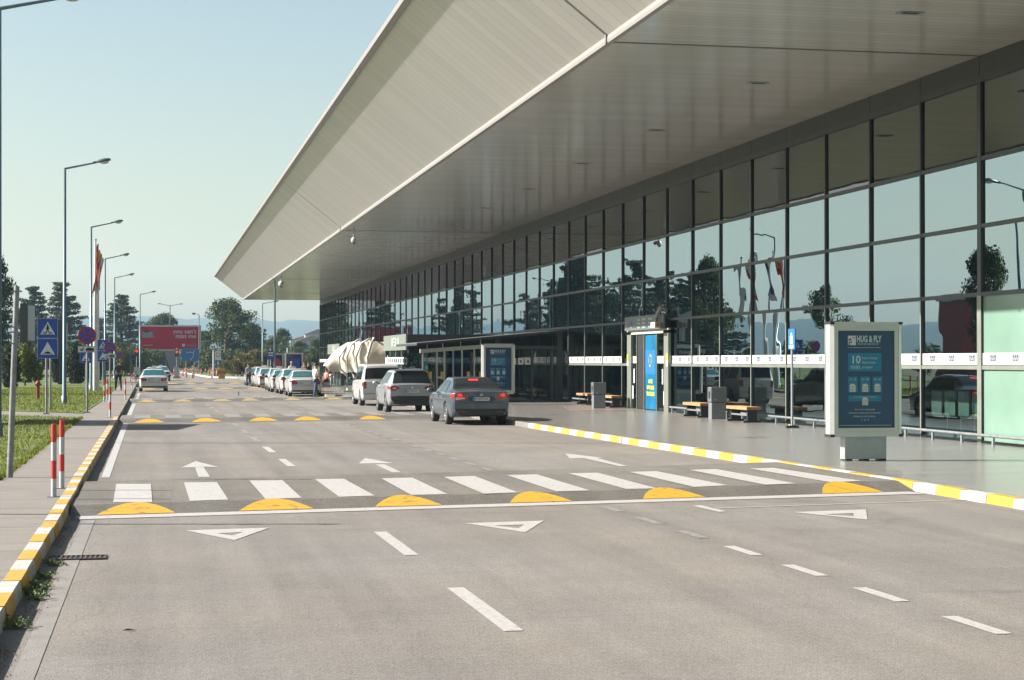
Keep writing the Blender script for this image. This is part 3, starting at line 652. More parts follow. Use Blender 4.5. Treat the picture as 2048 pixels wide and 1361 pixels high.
q = MB(); q.prism([(XE - 0.02, ZC + 0.02), (XE - 0.02, ZC + 0.24), (XU + 0.06, ZU + 0.04), (XU + 0.1, ZU + 0.2), (XF + 30, ZU + 0.2), (XF + 30, ZC + 0.02)], YEND, YEND + 0.06, 'steel'); part(q, 'end_gable')
for y in (YJ, YJ + 18 * PITCH, YJ + 36 * PITCH, YJ + 46 * PITCH):
    q = MB(); q.b2((XE + 0.07, y - 0.05, ZC - 0.012), (XF - 0.06, y + 0.05, ZC - 0.003), 'joint')
    dd = Vector((XU - XE, 0, ZU - ZC - 0.13)); nrm = Vector((-dd.z, 0, dd.x)).normalized() * 0.012
    p0 = Vector((XE - 0.055, 0, ZC + 0.14)) + nrm; p1 = Vector((XU, 0, ZU)) + nrm
    q.quad([(p0.x, y - 0.05, p0.z), (p0.x, y + 0.05, p0.z), (p1.x, y + 0.05, p1.z), (p1.x, y - 0.05, p1.z)], 'joint')
    q.b2((XE - 0.10, y - 0.05, ZC - 0.035), (XE - 0.05, y + 0.05, ZC + 0.15), 'joint')
    part(q, 'expansion_joint')
for px, py in [(1822, 24), (1517, 165), (1313, 260), (1165, 327), (1057, 378), (972, 416), (905, 448), (850, 474), (800, 495), (765, 512)]:
    zc = F * (ZC - CH) / (722 - py); p = D(px, zc); q = MB()
    q.b2((p.x - 0.25, p.y - 0.13, ZC - 0.014), (p.x + 0.25, p.y + 0.13, ZC - 0.004), 'alu_dark'); q.b2((p.x - 0.17, p.y - 0.07, ZC - 0.02), (p.x + 0.17, p.y + 0.07, ZC - 0.015), 'black')
    part(q, 'ceiling_light')
# interior shell
q = MB(); q.b2((XF + 0.2, Y0B, 0.10), (XF + 29, YEND, 0.125), 'floor_in'); part(q, 'interior_floor')
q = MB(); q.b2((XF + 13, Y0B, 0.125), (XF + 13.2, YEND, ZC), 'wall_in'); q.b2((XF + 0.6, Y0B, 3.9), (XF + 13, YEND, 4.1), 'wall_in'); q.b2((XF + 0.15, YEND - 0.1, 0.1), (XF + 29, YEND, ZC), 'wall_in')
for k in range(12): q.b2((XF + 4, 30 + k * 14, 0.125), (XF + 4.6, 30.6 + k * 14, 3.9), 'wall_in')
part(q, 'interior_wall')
q = MB(); q.b2((XF + 0.3, Y0B, 0.1), (XF + 0.5, YJ - 0.15, 3.6), 'mint'); part(q, 'frosted_screen')
# main door in the facade
dy0 = (F * XF / CC / (1345 - 313) - XF * SS) / CC; dy1 = (F * XF / CC / (1262 - 313) - XF * SS) / CC
def yx(px): return (F * XF / CC / (px - 313) - XF * SS) / CC
door = MB(); w = dy1 - dy0
door.b2((XF - 0.16, dy0, 0.12), (XF - 0.06, yx(1336), 3.05), 'mull_light'); door.b2((XF - 0.16, yx(1270), 0.12), (XF - 0.06, dy1, 3.05), 'mull_light')
door.b2((XF - 0.16, dy0, 2.95), (XF - 0.06, dy1, 3.12), 'beam')
for t in (1279, 1294, 1319): door.b2((XF - 0.12, yx(t) - 0.03, 0.12), (XF - 0.06, yx(t) + 0.03, 2.95), 'mull_light')
door.b2((XF - 0.085, yx(1294), 0.14), (XF - 0.07, yx(1279), 2.95), 'black')
door.b2((XF - 0.08, dy0 + 0.2, 0.14), (XF - 0.078, yx(1319), 2.95), 'pane_low'); door.b2((XF - 0.08, yx(1279), 0.14), (XF - 0.078, yx(1270), 2.95), 'pane_low')
door.b2((XF - 0.100, yx(1334), 1.86), (XF - 0.092, yx(1320), 2.12), 'band_white'); door.b2((XF - 0.100, yx(1278), 1.86), (XF - 0.092, yx(1271), 2.12), 'band_white')
dobj = part(door, 'door')
q = MB(); q.b2((XF - 0.10, yx(1317), 0.16), (XF - 0.088, yx(1296), 2.9), 'door_blue')
q.b2((XF - 0.104, yx(1316), 1.45), (XF - 0.1005, yx(1296), 2.35), 'sign_cyan')
yc = (yx(1317) + yx(1296)) / 2
for (bd, zz) in (('HOME', 1.18), ('OF WORLD', 0.95), ('TRAVELLING', 0.72)): q.text(bd, (XF - 0.108, yc, zz), 0.19, 'yellow_txt', '-x', sx=0.95, bold=0.01)
ringp = [(XF - 0.11, yc + 0.16 * math.cos(a * PI / 8), 1.95 + 0.22 * math.sin(a * PI / 8)) for a in range(17)]
q.tube(ringp, 0.015, 'yellow_txt', 5); part(q, 'door_poster', dobj)
for t, z0, z1 in ((0.07, 1.25, 1.65), (0.16, 1.1, 1.65), (0.85, 1.1, 1.65), (0.92, 1.25, 1.6), (0.13, 0.35, 0.85), (0.88, 0.5, 1.0)): q = MB(); q.b2((XF - 0.11, dy0 + w * t - 0.06, z0), (XF - 0.10, dy0 + w * t + 0.06, z1), 'sign_white'); part(q, 'door_handle', dobj)
for a_, c2 in ((dy0 + 0.03, dy0 + 0.22), (dy1 - 0.23, dy1 - 0.04)):
    q = MB(); q.b2((XF - 0.175, a_, 1.96), (XF - 0.165, c2, 2.2), 'yellow_txt'); q.b2((XF - 0.175, a_, 1.75), (XF - 0.165, c2, 1.96), 'sign_white'); part(q, 'door_sticker', dobj)
sg = empty('door_sign', (XF - 0.25, dy0, 3.1)); tag(sg, 'grey board with pictograms and flight words over the blue-postered door', 'sign')
q = MB(); q.b2((-0.03, 0.2, 0.0), (0.03, w - 0.1, 0.52), 'bin_grey'); q.build('board', sg)
q = MB()
for k, bd in enumerate(('АЕРОДРОМ', 'AIRPORT', 'ENTRANCE')): pass
for ky, cells in ((w * 0.30, 3), (w * 0.46, 3), (w * 0.60, 2)):
    for a_ in range(cells):
        for e in range(3): q.b2((-0.036, ky + a_ * 0.17, 0.07 + e * 0.14), (-0.031, ky + a_ * 0.17 + 0.10, 0.14 + e * 0.14), 'poster_text')
q.b2((-0.036, w * 0.80, 0.09), (-0.031, w * 0.80 + 0.12, 0.15), 'poster_text'); q.b2((-0.036, w * 0.78, 0.20), (-0.031, w * 0.78 + 0.35, 0.36), 'sign_blue'); q.build('lettering', sg)
cc = empty('security_camera', (XF - 0.3, dy0 + 0.5, 3.15)); tag(cc, 'bronze security camera on a bent bracket above the blue-postered door', 'camera')
q = MB(); q.tube([(0.25, 0, 0.6), (0.0, 0, 0.75), (-0.1, 0.2, 0.35), (-0.1, 0.25, 0.1)], [0.08, 0.1, 0.08, 0.06], 'galv', 8); q.build('bracket', cc)
q = MB(); q.box((-0.2, -0.05, 0.08), (0.2, 0.55, 0.2), 'beam'); q.box((-0.2, -0.33, 0.08), (0.12, 0.02, 0.13), 'wood'); q.build('housing', cc)
# dome cameras hanging from the ceiling
for px, py, zc, lb in ((707, 481, 89.5, 'white dome camera hanging from the canopy ceiling, nearer of the two'), (562, 568, 140, 'small white dome camera hanging near the far end of the canopy')):
    p = D(px, zc); zb = HT(py, zc); s = zc / 89.5 * 0.9; o = empty('dome_camera', (p.x, p.y, zb)); tag(o, lb, 'camera', 'dome cameras under the canopy')
    q = MB(); q.tube([(0, 0, 0.1), (0, 0, ZC - zb - 0.006)], 0.035, 'alu_dark', 8); q.build('rod', o)
    q = MB(); q.sphere((0, 0, 0), (0.16 * s, 0.16 * s, 0.18 * s), 'white_pole'); q.build('housing', o)
    q = MB(); q.sphere((0, 0, -0.1 * s), (0.11 * s, 0.11 * s, 0.11 * s), 'black'); q.build('lens', o)
# guard rail at the foot of the glass
gr = empty('guard_rail', (17.72, 20, 0.12)); tag(gr, 'low grey tube rail along the foot of the glass facade', 'rail')
q = MB()
for (ya, yb) in ((8, dy0 - 0.6), (dy1 + 0.4, 74)): q.tube([(0, ya - 20, 0.20), (0, yb - 20, 0.20)], 0.035, 'galv', 8)
q.build('rail', gr)
y = 26.0
while y < 74:
    if not (dy0 - 0.5 < y < dy1 + 0.3):
        q = MB(); q.box((0, y - 20, 0.08), (0.05, 0.06, 0.17), 'alu_dark'); q.build('post', gr)
    y += 1.5
# row of seats behind the glass
for k in range(6):
    o = empty('lobby_seat', (XF + 1.5, 37.2 + k * 0.75, 0.125)); 
    q = MB(); q.box((0, 0, 0.45), (0.5, 0.6, 0.06), 'seat_grey'); q.build('seat', o)
    q = MB(); q.box((-0.28, 0, 0.78), (0.05, 0.58, 0.6), 'seat_grey'); q.build('backrest', o)
    q = MB(); q.tube([(0, 0, 0.42), (0, 0, 0.02)], 0.03, 'chrome', 6); q.box((0, 0, 0.02), (0.5, 0.06, 0.03), 'chrome'); q.build('leg', o)
    tag(o, 'grey waiting seat in a row behind the glass facade', 'seat', 'waiting seats behind the glass')

# ------------------------------------------------------------------ vestibules and porch
def vestibule(x0, y0, y1, h, label, txt):
    o = empty('entrance_vestibule', (x0, y0, 0.12)); tag(o, label, 'vestibule'); W = XF - x0 - 0.14; Ln = y1 - y0; H = h - 0.12
    q = MB(); q.b2((-0.05, -0.05, H - 0.75), (W, Ln + 0.05, H), 'roof_dark')
    for (a, c_) in ((0, 0), (0, Ln), (W * 0.5, 0), (W - 0.15, 0)): q.b2((a, c_ - 0.13, 0), (a + 0.28 if a == 0 else a + 0.1, c_ + 0.12, H - 0.75), 'roof_dark')
    q.build('frame', o)
    q = MB(); q.b2((0.3, 0.0, 0.05), (W, 0.02, H - 0.75), 'clear'); q.b2((0.04, 0.15, 0.05), (0.06, Ln - 0.15, H - 0.75), 'pane_low'); q.build('glazing', o)
    q = MB(); q.b2((-0.09, 0.12, H - 0.75), (-0.053, Ln, H + 0.02), 'signboard'); q.text(txt, (-0.096, Ln * 0.45, H - 0.36), 0.60, 'poster_cell', '-x', sx=3.4); q.build('sign_panel', o)
    q = MB(); q.b2((-0.02, 0.2, 1.66), (0.03, Ln - 0.2, 2.0), 'band_white'); 
    for k in range(9): q.b2((-0.03, 0.5 + k * Ln / 10.5, 1.73), (-0.0205, 0.95 + k * Ln / 10.5, 1.93), 'band_logo')
    q.build('sticker_band', o)
    q = MB()
    for k in range(1, 4): q.b2((-0.03, Ln * k / 4 - 0.04, 0), (0.03, Ln * k / 4 + 0.04, H - 0.75), 'mull_light')
    q.build('mullions', o)
p = D(816, 84); vestibule(p.x, p.y, p.y + 8.5, 3.22, 'dark framed glass vestibule with a grey-green F31 board facing the road', 'F31')
p = D(681, 129); vestibule(p.x, p.y, p.y + 9, 3.2, 'farther dark vestibule with a brownish G1 board beside the cream awning', 'G1')
# sloped glazed porch
po = empty('glazed_porch', (11.5, 76.5, 0.12)); tag(po, 'glazed porch with a sloping dark roof, pale beam and sticker-marked glass doors', 'porch')
Wp = XF - 11.5 - 0.15; tl = 0.5
q = MB()
def slab(x0, x1, za0, za1, t, ya, yb, m): q.prism([(x0, za0), (x1, za1), (x1, za1 + t), (x0, za0 + t)], ya, yb, m)
slab(-0.3, Wp, 2.50, 3.10, 0.10, -0.4, 6.5, 'roof_dark'); slab(-0.3, Wp, 2.60, 3.20, 0.02, -0.43, 6.6, 'galv'); q.build('roof', po)
q = MB(); slab(-0.1, 3.3, 2.17, 2.42, 0.17, -0.03, 0.12, 'beam'); q.build('beam', po)
for k, x in enumerate((0.0, 0.62, 0.95, 1.35, 1.75, 2.3, 2.9)):
    q = MB(); q.b2((x, -0.02, 0), (x + 0.06, 0.08, 2.2 + x * 0.07), 'beam' if k % 3 else 'alu_dark'); q.build('post', po)
for x in (0.2, 0.9, 1.7, 2.6):
    q = MB(); q.b2((x, 0, 2.36 + x * 0.07), (x + 0.035, 0.05, 2.52 + x * 0.094), 'beam'); q.build('bracket', po)
q = MB(); q.b2((0.06, 0.02, 0.05), (3.2, 0.03, 2.2), 'clear'); q.b2((3.4, 0.02, 0.05), (Wp, 0.03, 2.4), 'clear'); q.b2((0.0, 0.1, 0.05), (0.01, 6.0, 2.2), 'clear'); q.build('glazing', po)
q = MB(); q.b2((3.3, -0.06, 0), (3.5, 0.1, 2.8), 'roof_dark'); q.b2((Wp - 0.25, -0.08, 0), (Wp, 0.1, 3.1), 'roof_dark'); q.b2((3.5, -0.05, 2.35), (Wp - 0.25, 0.08, 2.5), 'roof_dark'); q.b2((4.9, -0.05, 0), (5.0, 0.08, 2.35), 'roof_dark'); q.b2((5.8, -0.05, 0), (5.9, 0.08, 2.35), 'roof_dark')
q.b2((-0.1, -0.1, -0.02), (Wp, 0.15, 0.06), 'roof_dark'); q.build('frame', po)
q = MB()
for x, z0, z1, mm in ((0.12, 1.45, 1.62, 'sticker_cyan'), (0.12, 1.22, 1.36, 'sticker_orange'), (0.12, 0.98, 1.12, 'sticker_cyan'), (0.12, 0.74, 0.88, 'sticker_orange'), (0.3, 1.0, 1.35, 'sticker_amber'), (0.82, 1.0, 1.35, 'sticker_amber'), (2.0, 0.95, 1.35, 'sticker_amber'), (2.55, 0.95, 1.35, 'sticker_amber')):
    q.b2((x, 0.0, z0), (x + 0.13, 0.012, z1), mm)
for x in (0.68, 1.72, 2.36): q.b2((x, -0.002, 1.06), (x + 0.22, 0.008, 1.12), 'sign_white')
q.build('sticker', po)
q = MB()
for k in range(4): q.b2((3.65 + k * 0.33, 0.0, 1.66), (3.9 + k * 0.33, 0.01, 1.95), 'sign_white')
for k in range(4): q.b2((3.74 + k * 0.33, -0.004, 1.74), (3.82 + k * 0.33, -0.001, 1.86), 'band_logo')
q.build('sticker_band', po)
# chairs behind the porch glass are left to the glazing

# ------------------------------------------------------------------ advert lightboxes
def advert(loc, label, s=1.0):
    o = empty('advertising_lightbox', loc); tag(o, label, 'advert sign', 'parking advert lightboxes')
    W2, z0, z1, T = 0.70, 0.44, 2.54, 0.15
    q = MB(); q.b2((-0.40, -0.10, 0.03), (0.40, 0.10, z0), 'alu_dark')
    for x in (-0.33, 0.33, 0.0): q.b2((x - 0.06, -0.12, 0), (x + 0.06, 0.12, 0.032), 'black')
    q.b2((-0.415, -0.11, 0.03), (-0.40, 0.11, z0), 'alu'); q.build('pedestal', o)
    q = MB()
    poly = [(-W2, -T), (-W2 + 0.02, -T - 0.02)]
    for sx in (-1, 1):
        pts = [(sx * (W2 - 0.07), -T), (sx * W2, -T + 0.05), (sx * W2, T - 0.05), (sx * (W2 - 0.07), T)]
        q.prism(pts, z0 + 0.04, z1 - 0.04, 'alu', axis='z')
    q.b2((-W2 + 0.07, -T, z1 - 0.09), (W2 - 0.07, T, z1), 'alu'); q.b2((-W2 + 0.07, -T, z0), (W2 - 0.07, T, z0 + 0.09), 'alu')
    for (xa, xb, za, zb) in ((-W2 + .07, -W2 + .15, z0 + .09, z1 - .09), (W2 - .15, W2 - .07, z0 + .09, z1 - .09), (-W2 + .15, W2 - .15, z0 + .09, z0 + .16), (-W2 + .15, W2 - .15, z1 - .16, z1 - .09)):
        q.b2((xa, -T + 0.012, za), (xb, T - 0.012, zb), 'alu')
    for x in (-1, 1):
        for (za, zb) in ((z0 - 0.005, z0 + 0.045), (z1 - 0.045, z1 + 0.005)): q.b2((x * (W2 - 0.075), -T - 0.004, za), (x * (W2 + 0.004), T + 0.004, zb), 'black')
    q.build('frame', o)
    q = MB(); ya = -T + 0.045
    q.b2((-W2 + 0.15, ya, z0 + 0.16), (W2 - 0.15, T - 0.05, z1 - 0.16), 'poster'); po_ = q.build('poster', o)
    q = MB(); y = ya - 0.004; t = 'poster_text'
    X = lambda u: (u - 980) / 1480 * 1.10; Z = lambda v: 2.38 - (v - 215) / 2245 * 1.78     # u,v: combined zoom pixels
    q.b2((X(512), y + 0.001, Z(1155)), (X(1390), y + 0.0035, Z(728)), 'poster_cyan')
    for (a, c_) in ((512, 765), (835, 1090), (1160, 1410)):
        q.b2((X(a), y + 0.001, Z(1700 - 60 + 0)), (X(c_), y + 0.0035, Z(1275)), 'poster_cyan')
    q.b2((X(525), y + 0.001, Z(1845)), (X(1385), y + 0.0035, Z(1705)), 'poster_cyan')
    for (a, v0, v1) in ((632, 1470, 1625), (962, 1470, 1625), (1285, 1470, 1625), (960, 1785, 1935)):
        q.b2((X(a - 75), y - 0.001, Z(v1)), (X(a + 75), y + 0.0005, Z(v0)), 'poster_cell')
        q.b2((X(a - 60), y, Z(v0)), (X(a + 50), y + 0.0005, Z(v0 - 30)), 'poster_cell')
    q.text('HUG & FLY', (X(1065), y, Z(412)), 0.162, t, '-y', sx=0.60, bold=0.006)
    q.text('DROP OFF AND PICK UP', (X(1040), y, Z(525)), 0.052, t, '-y', sx=0.70)
    q.b2((X(512), y, Z(550)), (X(720), y + 0.001, Z(330)), 'poster_cell'); q.b2((X(530), y - 0.001, Z(440)), (X(600), y - 0.0002, Z(400)), 'poster'); q.b2((X(530), y - 0.001, Z(550)), (X(560), y - 0.0002, Z(465)), 'poster')
    q.sphere((X(595), y, Z(480)), (0.018, 0.003, 0.018), 'poster', 10, 6); q.b2((X(630), y - 0.001, Z(385)), (X(700), y - 0.0002, Z(368)), 'poster')
    q.b2((X(512), y, Z(610)), (X(1375), y + 0.001, Z(602)), t)
    q.text('10', (X(715), y, Z(890)), 0.205, t, '-y', bold=0.004, sx=0.95); q.text('min.', (X(722), y, Z(1050)), 0.135, t, '-y', sx=0.95)
    for k, bd in enumerate(('free of charge', 'бесплатно', 'pa pagesë')): q.text(bd, (X(880), y, Z(845 + 105 * k)), 0.062, t, '-y', 'LEFT', sx=0.85)
    for a, bd in ((635, '10 - 20'), (965, '20 - 40'), (1285, '40 - 60')): q.text(bd, (X(a), y, Z(1340)), 0.058, t, '-y', sx=0.8)
    for a, bd in ((632, '500'), (962, '1.000'), (1285, '1.500')):
        q.text(bd, (X(a), y - 0.003, Z(1520)), 0.042, 'poster', '-y'); q.text('MKD', (X(a), y - 0.003, Z(1582)), 0.042, 'poster', '-y')
    q.text('2.000', (X(960), y - 0.003, Z(1832)), 0.040, 'poster', '-y'); q.text('MKD', (X(960), y - 0.003, Z(1892)), 0.040, 'poster', '-y')
    q.text('each additional hour of parking', (X(955), y, Z(1745)), 0.035, t, '-y')
    q.text('Short term waiting only', (X(948), y, Z(2035)), 0.048, t, '-y', sx=0.85)
    q.text('Временско ограничено застанување', (X(948), y, Z(2112)), 0.043, t, '-y', sx=0.80)
    q.text('Ndalesë me kohë të kufizuar', (X(948), y, Z(2192)), 0.046, t, '-y', sx=0.80)
    q.text('T  A  V', (X(955), y, Z(2275)), 0.05, t, '-y'); q.b2((X(280), y, Z(2405)), (X(1635), y + 0.001, Z(2396)), t)
    q.build('lettering', po_)
    return o
p = G(1727, 921, 0.12); advert((p.x, p.y, 0.12), 'blue Hug and Fly lightbox in silver frame, nearest on the forecourt')
p = D(996, 73); advert((p.x, p.y, 0.12), 'farther Hug and Fly lightbox beside the porch behind the grey sedan')

# ------------------------------------------------------------------ benches, bins, pole sign
def bench(px, zc, label):
    p = D(px, zc, 0.12); o = empty('bench', (p.x, p.y, 0.12)); tag(o, label, 'bench', 'benches along the facade')
    q = MB(); q.box((0, 0, 0.42), (0.46, 1.9, 0.09), 'wood'); q.build('seat', o)
    for yy in (-0.75, 0.75):
        q = MB(); q.box((0, yy, 0.21), (0.30, 0.07, 0.34), 'trim'); q.box((0, yy, 0.03), (0.52, 0.10, 0.06), 'trim'); q.build('leg', o)
    q = MB(); q.box((-0.12, 0, 0.22), (0.05, 1.45, 0.05), 'galv'); q.build('stretcher', o); return o
bench(1487, 52.6, 'wooden slab bench just right of the larger grey litter bin')
bench(1396, 57.2, 'wooden slab bench between the blue door and the larger litter bin')
bench(1222, 69.0, 'wooden slab bench just right of the farther grey litter bin')
bench(1174, 73.5, 'wooden slab bench left of the farther grey litter bin')
def bin_(px, py, label, h=0.98):
    p = G(px, py, 0.12); o = empty('litter_bin', (p.x, p.y, 0.12)); tag(o, label, 'litter bin', 'litter bins along the facade')
    q = MB(); q.b2((-0.23, -0.17, 0), (0.23, 0.17, h * 0.52), 'bin_face'); q.build('base', o)
    q = MB(); q.b2((-0.25, -0.19, h * 0.545), (0.25, 0.19, h), 'bin_grey'); q.b2((-0.20, -0.15, h * 0.52), (0.20, 0.15, h * 0.545), 'black'); q.b2((-0.24, -0.18, h), (0.24, 0.18, h + 0.02), 'bin_face'); q.build('hood', o)
    q = MB(); q.b2((-0.262, -0.07, h * 0.66), (-0.2505, 0.07, h * 0.88), 'black'); q.b2((-0.16, -0.2, h * 0.60), (-0.08, -0.1905, h * 0.64), 'steel'); q.build('slot', o)
bin_(1434, 838, 'tall grey litter bin between two benches, nearer one')
bin_(1197, 817, 'tall grey litter bin between two benches, farther one')
p = G(1584, 856, 0.12); o = empty('pole_sign', (p.x, p.y, 0.12)); tag(o, 'narrow blue sign on a thin grey pole by the glass', 'sign')
q = MB(); q.tube([(0, 0, 0), (0, 0, 2.7)], 0.035, 'alu_dark'); q.box((0, 0, 0.03), (0.35, 0.12, 0.06), 'trim'); q.box((0.15, 0.35, 0.03), (0.12, 0.5, 0.05), 'trim'); q.box((0.15, 0.45, 0.06), (0.13, 0.12, 0.02), 'yellow_txt'); q.build('pole', o)
q = MB(); q.box((0, 0, 0), (0.36, 0.03, 0.56), 'sign_cyan', rot=-1.42); q.build('sign_board', o, (-0.02, -0.05, 2.42))
q = MB(); mtx = Matrix.Rotation(-1.42, 3, 'Z')
for (x0, x1, z0, z1) in ((-.03, .03, .10, .17), (-.07, .07, -.02, .09), (-.07, -.02, -.14, -.02), (.02, .07, -.14, -.02), (-.13, .13, -.21, -.18), (-.10, .10, -.25, -.23)):
    q.box(mtx @ Vector(((x0 + x1) / 2, -0.018, (z0 + z1) / 2)), (x1 - x0, 0.004, z1 - z0), 'sign_white', rot=-1.42)
q.build('pictogram', o, (-0.02, -0.05, 2.42))

# ------------------------------------------------------------------ cream folded awning
p = D(715, 104, 0.12); aw = empty('folded_awning', (p.x, p.y, 0.12)); tag(aw, 'cream folded tunnel awning on curved white ribs beside the white van', 'awning')
def yfr(u): return 0.75 - 2.0 * min(1, u / 0.6) - 0.35 * max(0, (u - 0.6) / 0.4)
def prof(u):                                            # u 0..1 left to right -> bottom, top height
    def li(T):
        for a, c in zip(T, T[1:]):
            if u <= c[0]: return a[1] + (c[1] - a[1]) * (u - a[0]) / (c[0] - a[0])
        return T[-1][1]
    return (li([(0, 1.42), (.1, 1.2), (.6, 1.15), (.68, 1.3), (1, 2.05)]), li([(0, 1.85), (.06, 2.25), (.18, 2.65), (.3, 2.93), (.45, 3.0), (.65, 3.05), (1, 2.92)]))
q = MB(); nu, nv = 46, 16; vs = []
for i in range(nu + 1):
    u = i / nu; zb, zt = prof(u); fold = (abs((u * 5) % 1 - 0.5) - 0.25) * 0.18 * (1 if u < 0.66 else 0.05)
    for j in range(nv + 1):
        w = j / nv; a = PI * w
        dpt = yfr(u) + 0.05 + (1.15 - yfr(u)) * w; hh = zb + (zt - zb) * (math.sin(a) ** 0.45 if 0 < w < 1 else 0)
        nn = noise.noise((u * 9, w * 5, 1.3)) * 0.09
        vs.append((-1.75 + 3.6 * u + fold * 0.25 + nn + 0.25 * (1 - w), dpt + nn + fold * 0.5, max(0.95, hh + fold * 0.15 + nn * 0.4)))
q.add(vs, [(i * (nv + 1) + j, i * (nv + 1) + j + 1, (i + 1) * (nv + 1) + j + 1, (i + 1) * (nv + 1) + j) for i in range(nu) for j in range(nv)], 'cream', True)
vs2 = []
for i in range(nu + 1):
    u = i / nu; zb, zt = prof(u)
    for j in range(7):
        w = j / 6; fold = (abs((u * 5) % 1 - 0.5) - 0.25) * 0.20 * (1 if u < 0.66 else 0.05)
        nn = noise.noise((u * 7, w * 3, 7.3)) * 0.13 * (1 if u < 0.62 else 0.15)
        vs2.append((-1.72 + 3.55 * u + fold * 0.3 + nn - 0.22 * math.sin(w * PI) * (1 - u), yfr(u) - 0.12 * math.sin(w * PI) + fold * 0.4 + nn, zb - 0.05 + nn * (1 - w) + (zt * 0.99 - zb) * w))
q.add(vs2, [(i * 7 + j, i * 7 + j + 1, (i + 1) * 7 + j + 1, (i + 1) * 7 + j) for i in range(nu) for j in range(6)], 'cream', True)
q.build('fabric', aw)
for k, (xb, xt, zt) in enumerate(((-0.75, -0.85, 2.75), (-0.35, -0.25, 3.05), (0.15, 0.35, 3.1), (0.75, 0.55, 3.15))):
    yr = yfr((xb - 0.2 + 1.75) / 3.5) - 0.30
    pts = [(xb, -1.25, 0.06), (xb, -1.25, 0.95), (xb - 0.30, yr - 0.05, 1.35), (xb - 0.38, yr, 2.0), (xb - 0.10, yr, zt - 0.28), (xt + 0.2, yr + 0.1, zt), (xt + 0.5, 0.6, zt + 0.02)]
    q = MB(); q.tube(pts, 0.07, 'white_pole', 8); q.build('rib', aw)
q = MB()
for xb in (-0.75, 0.15): q.box((xb + 0.3, -1.25, 0.05), (1.1, 0.12, 0.10), 'white_pole')
q.box((1.2, -1.25, 0.05), (1.2, 0.12, 0.10), 'white_pole'); q.box((-1.5, -0.6, 0.35), (1.2, 0.06, 0.06), 'galv'); q.build('base_rail', aw)
for xb in (1.6, 1.95): q = MB(); q.tube([(xb, 0.9, 0), (xb, 0.9, 1.2)], 0.05, 'galv', 6); q.build('leg', aw)

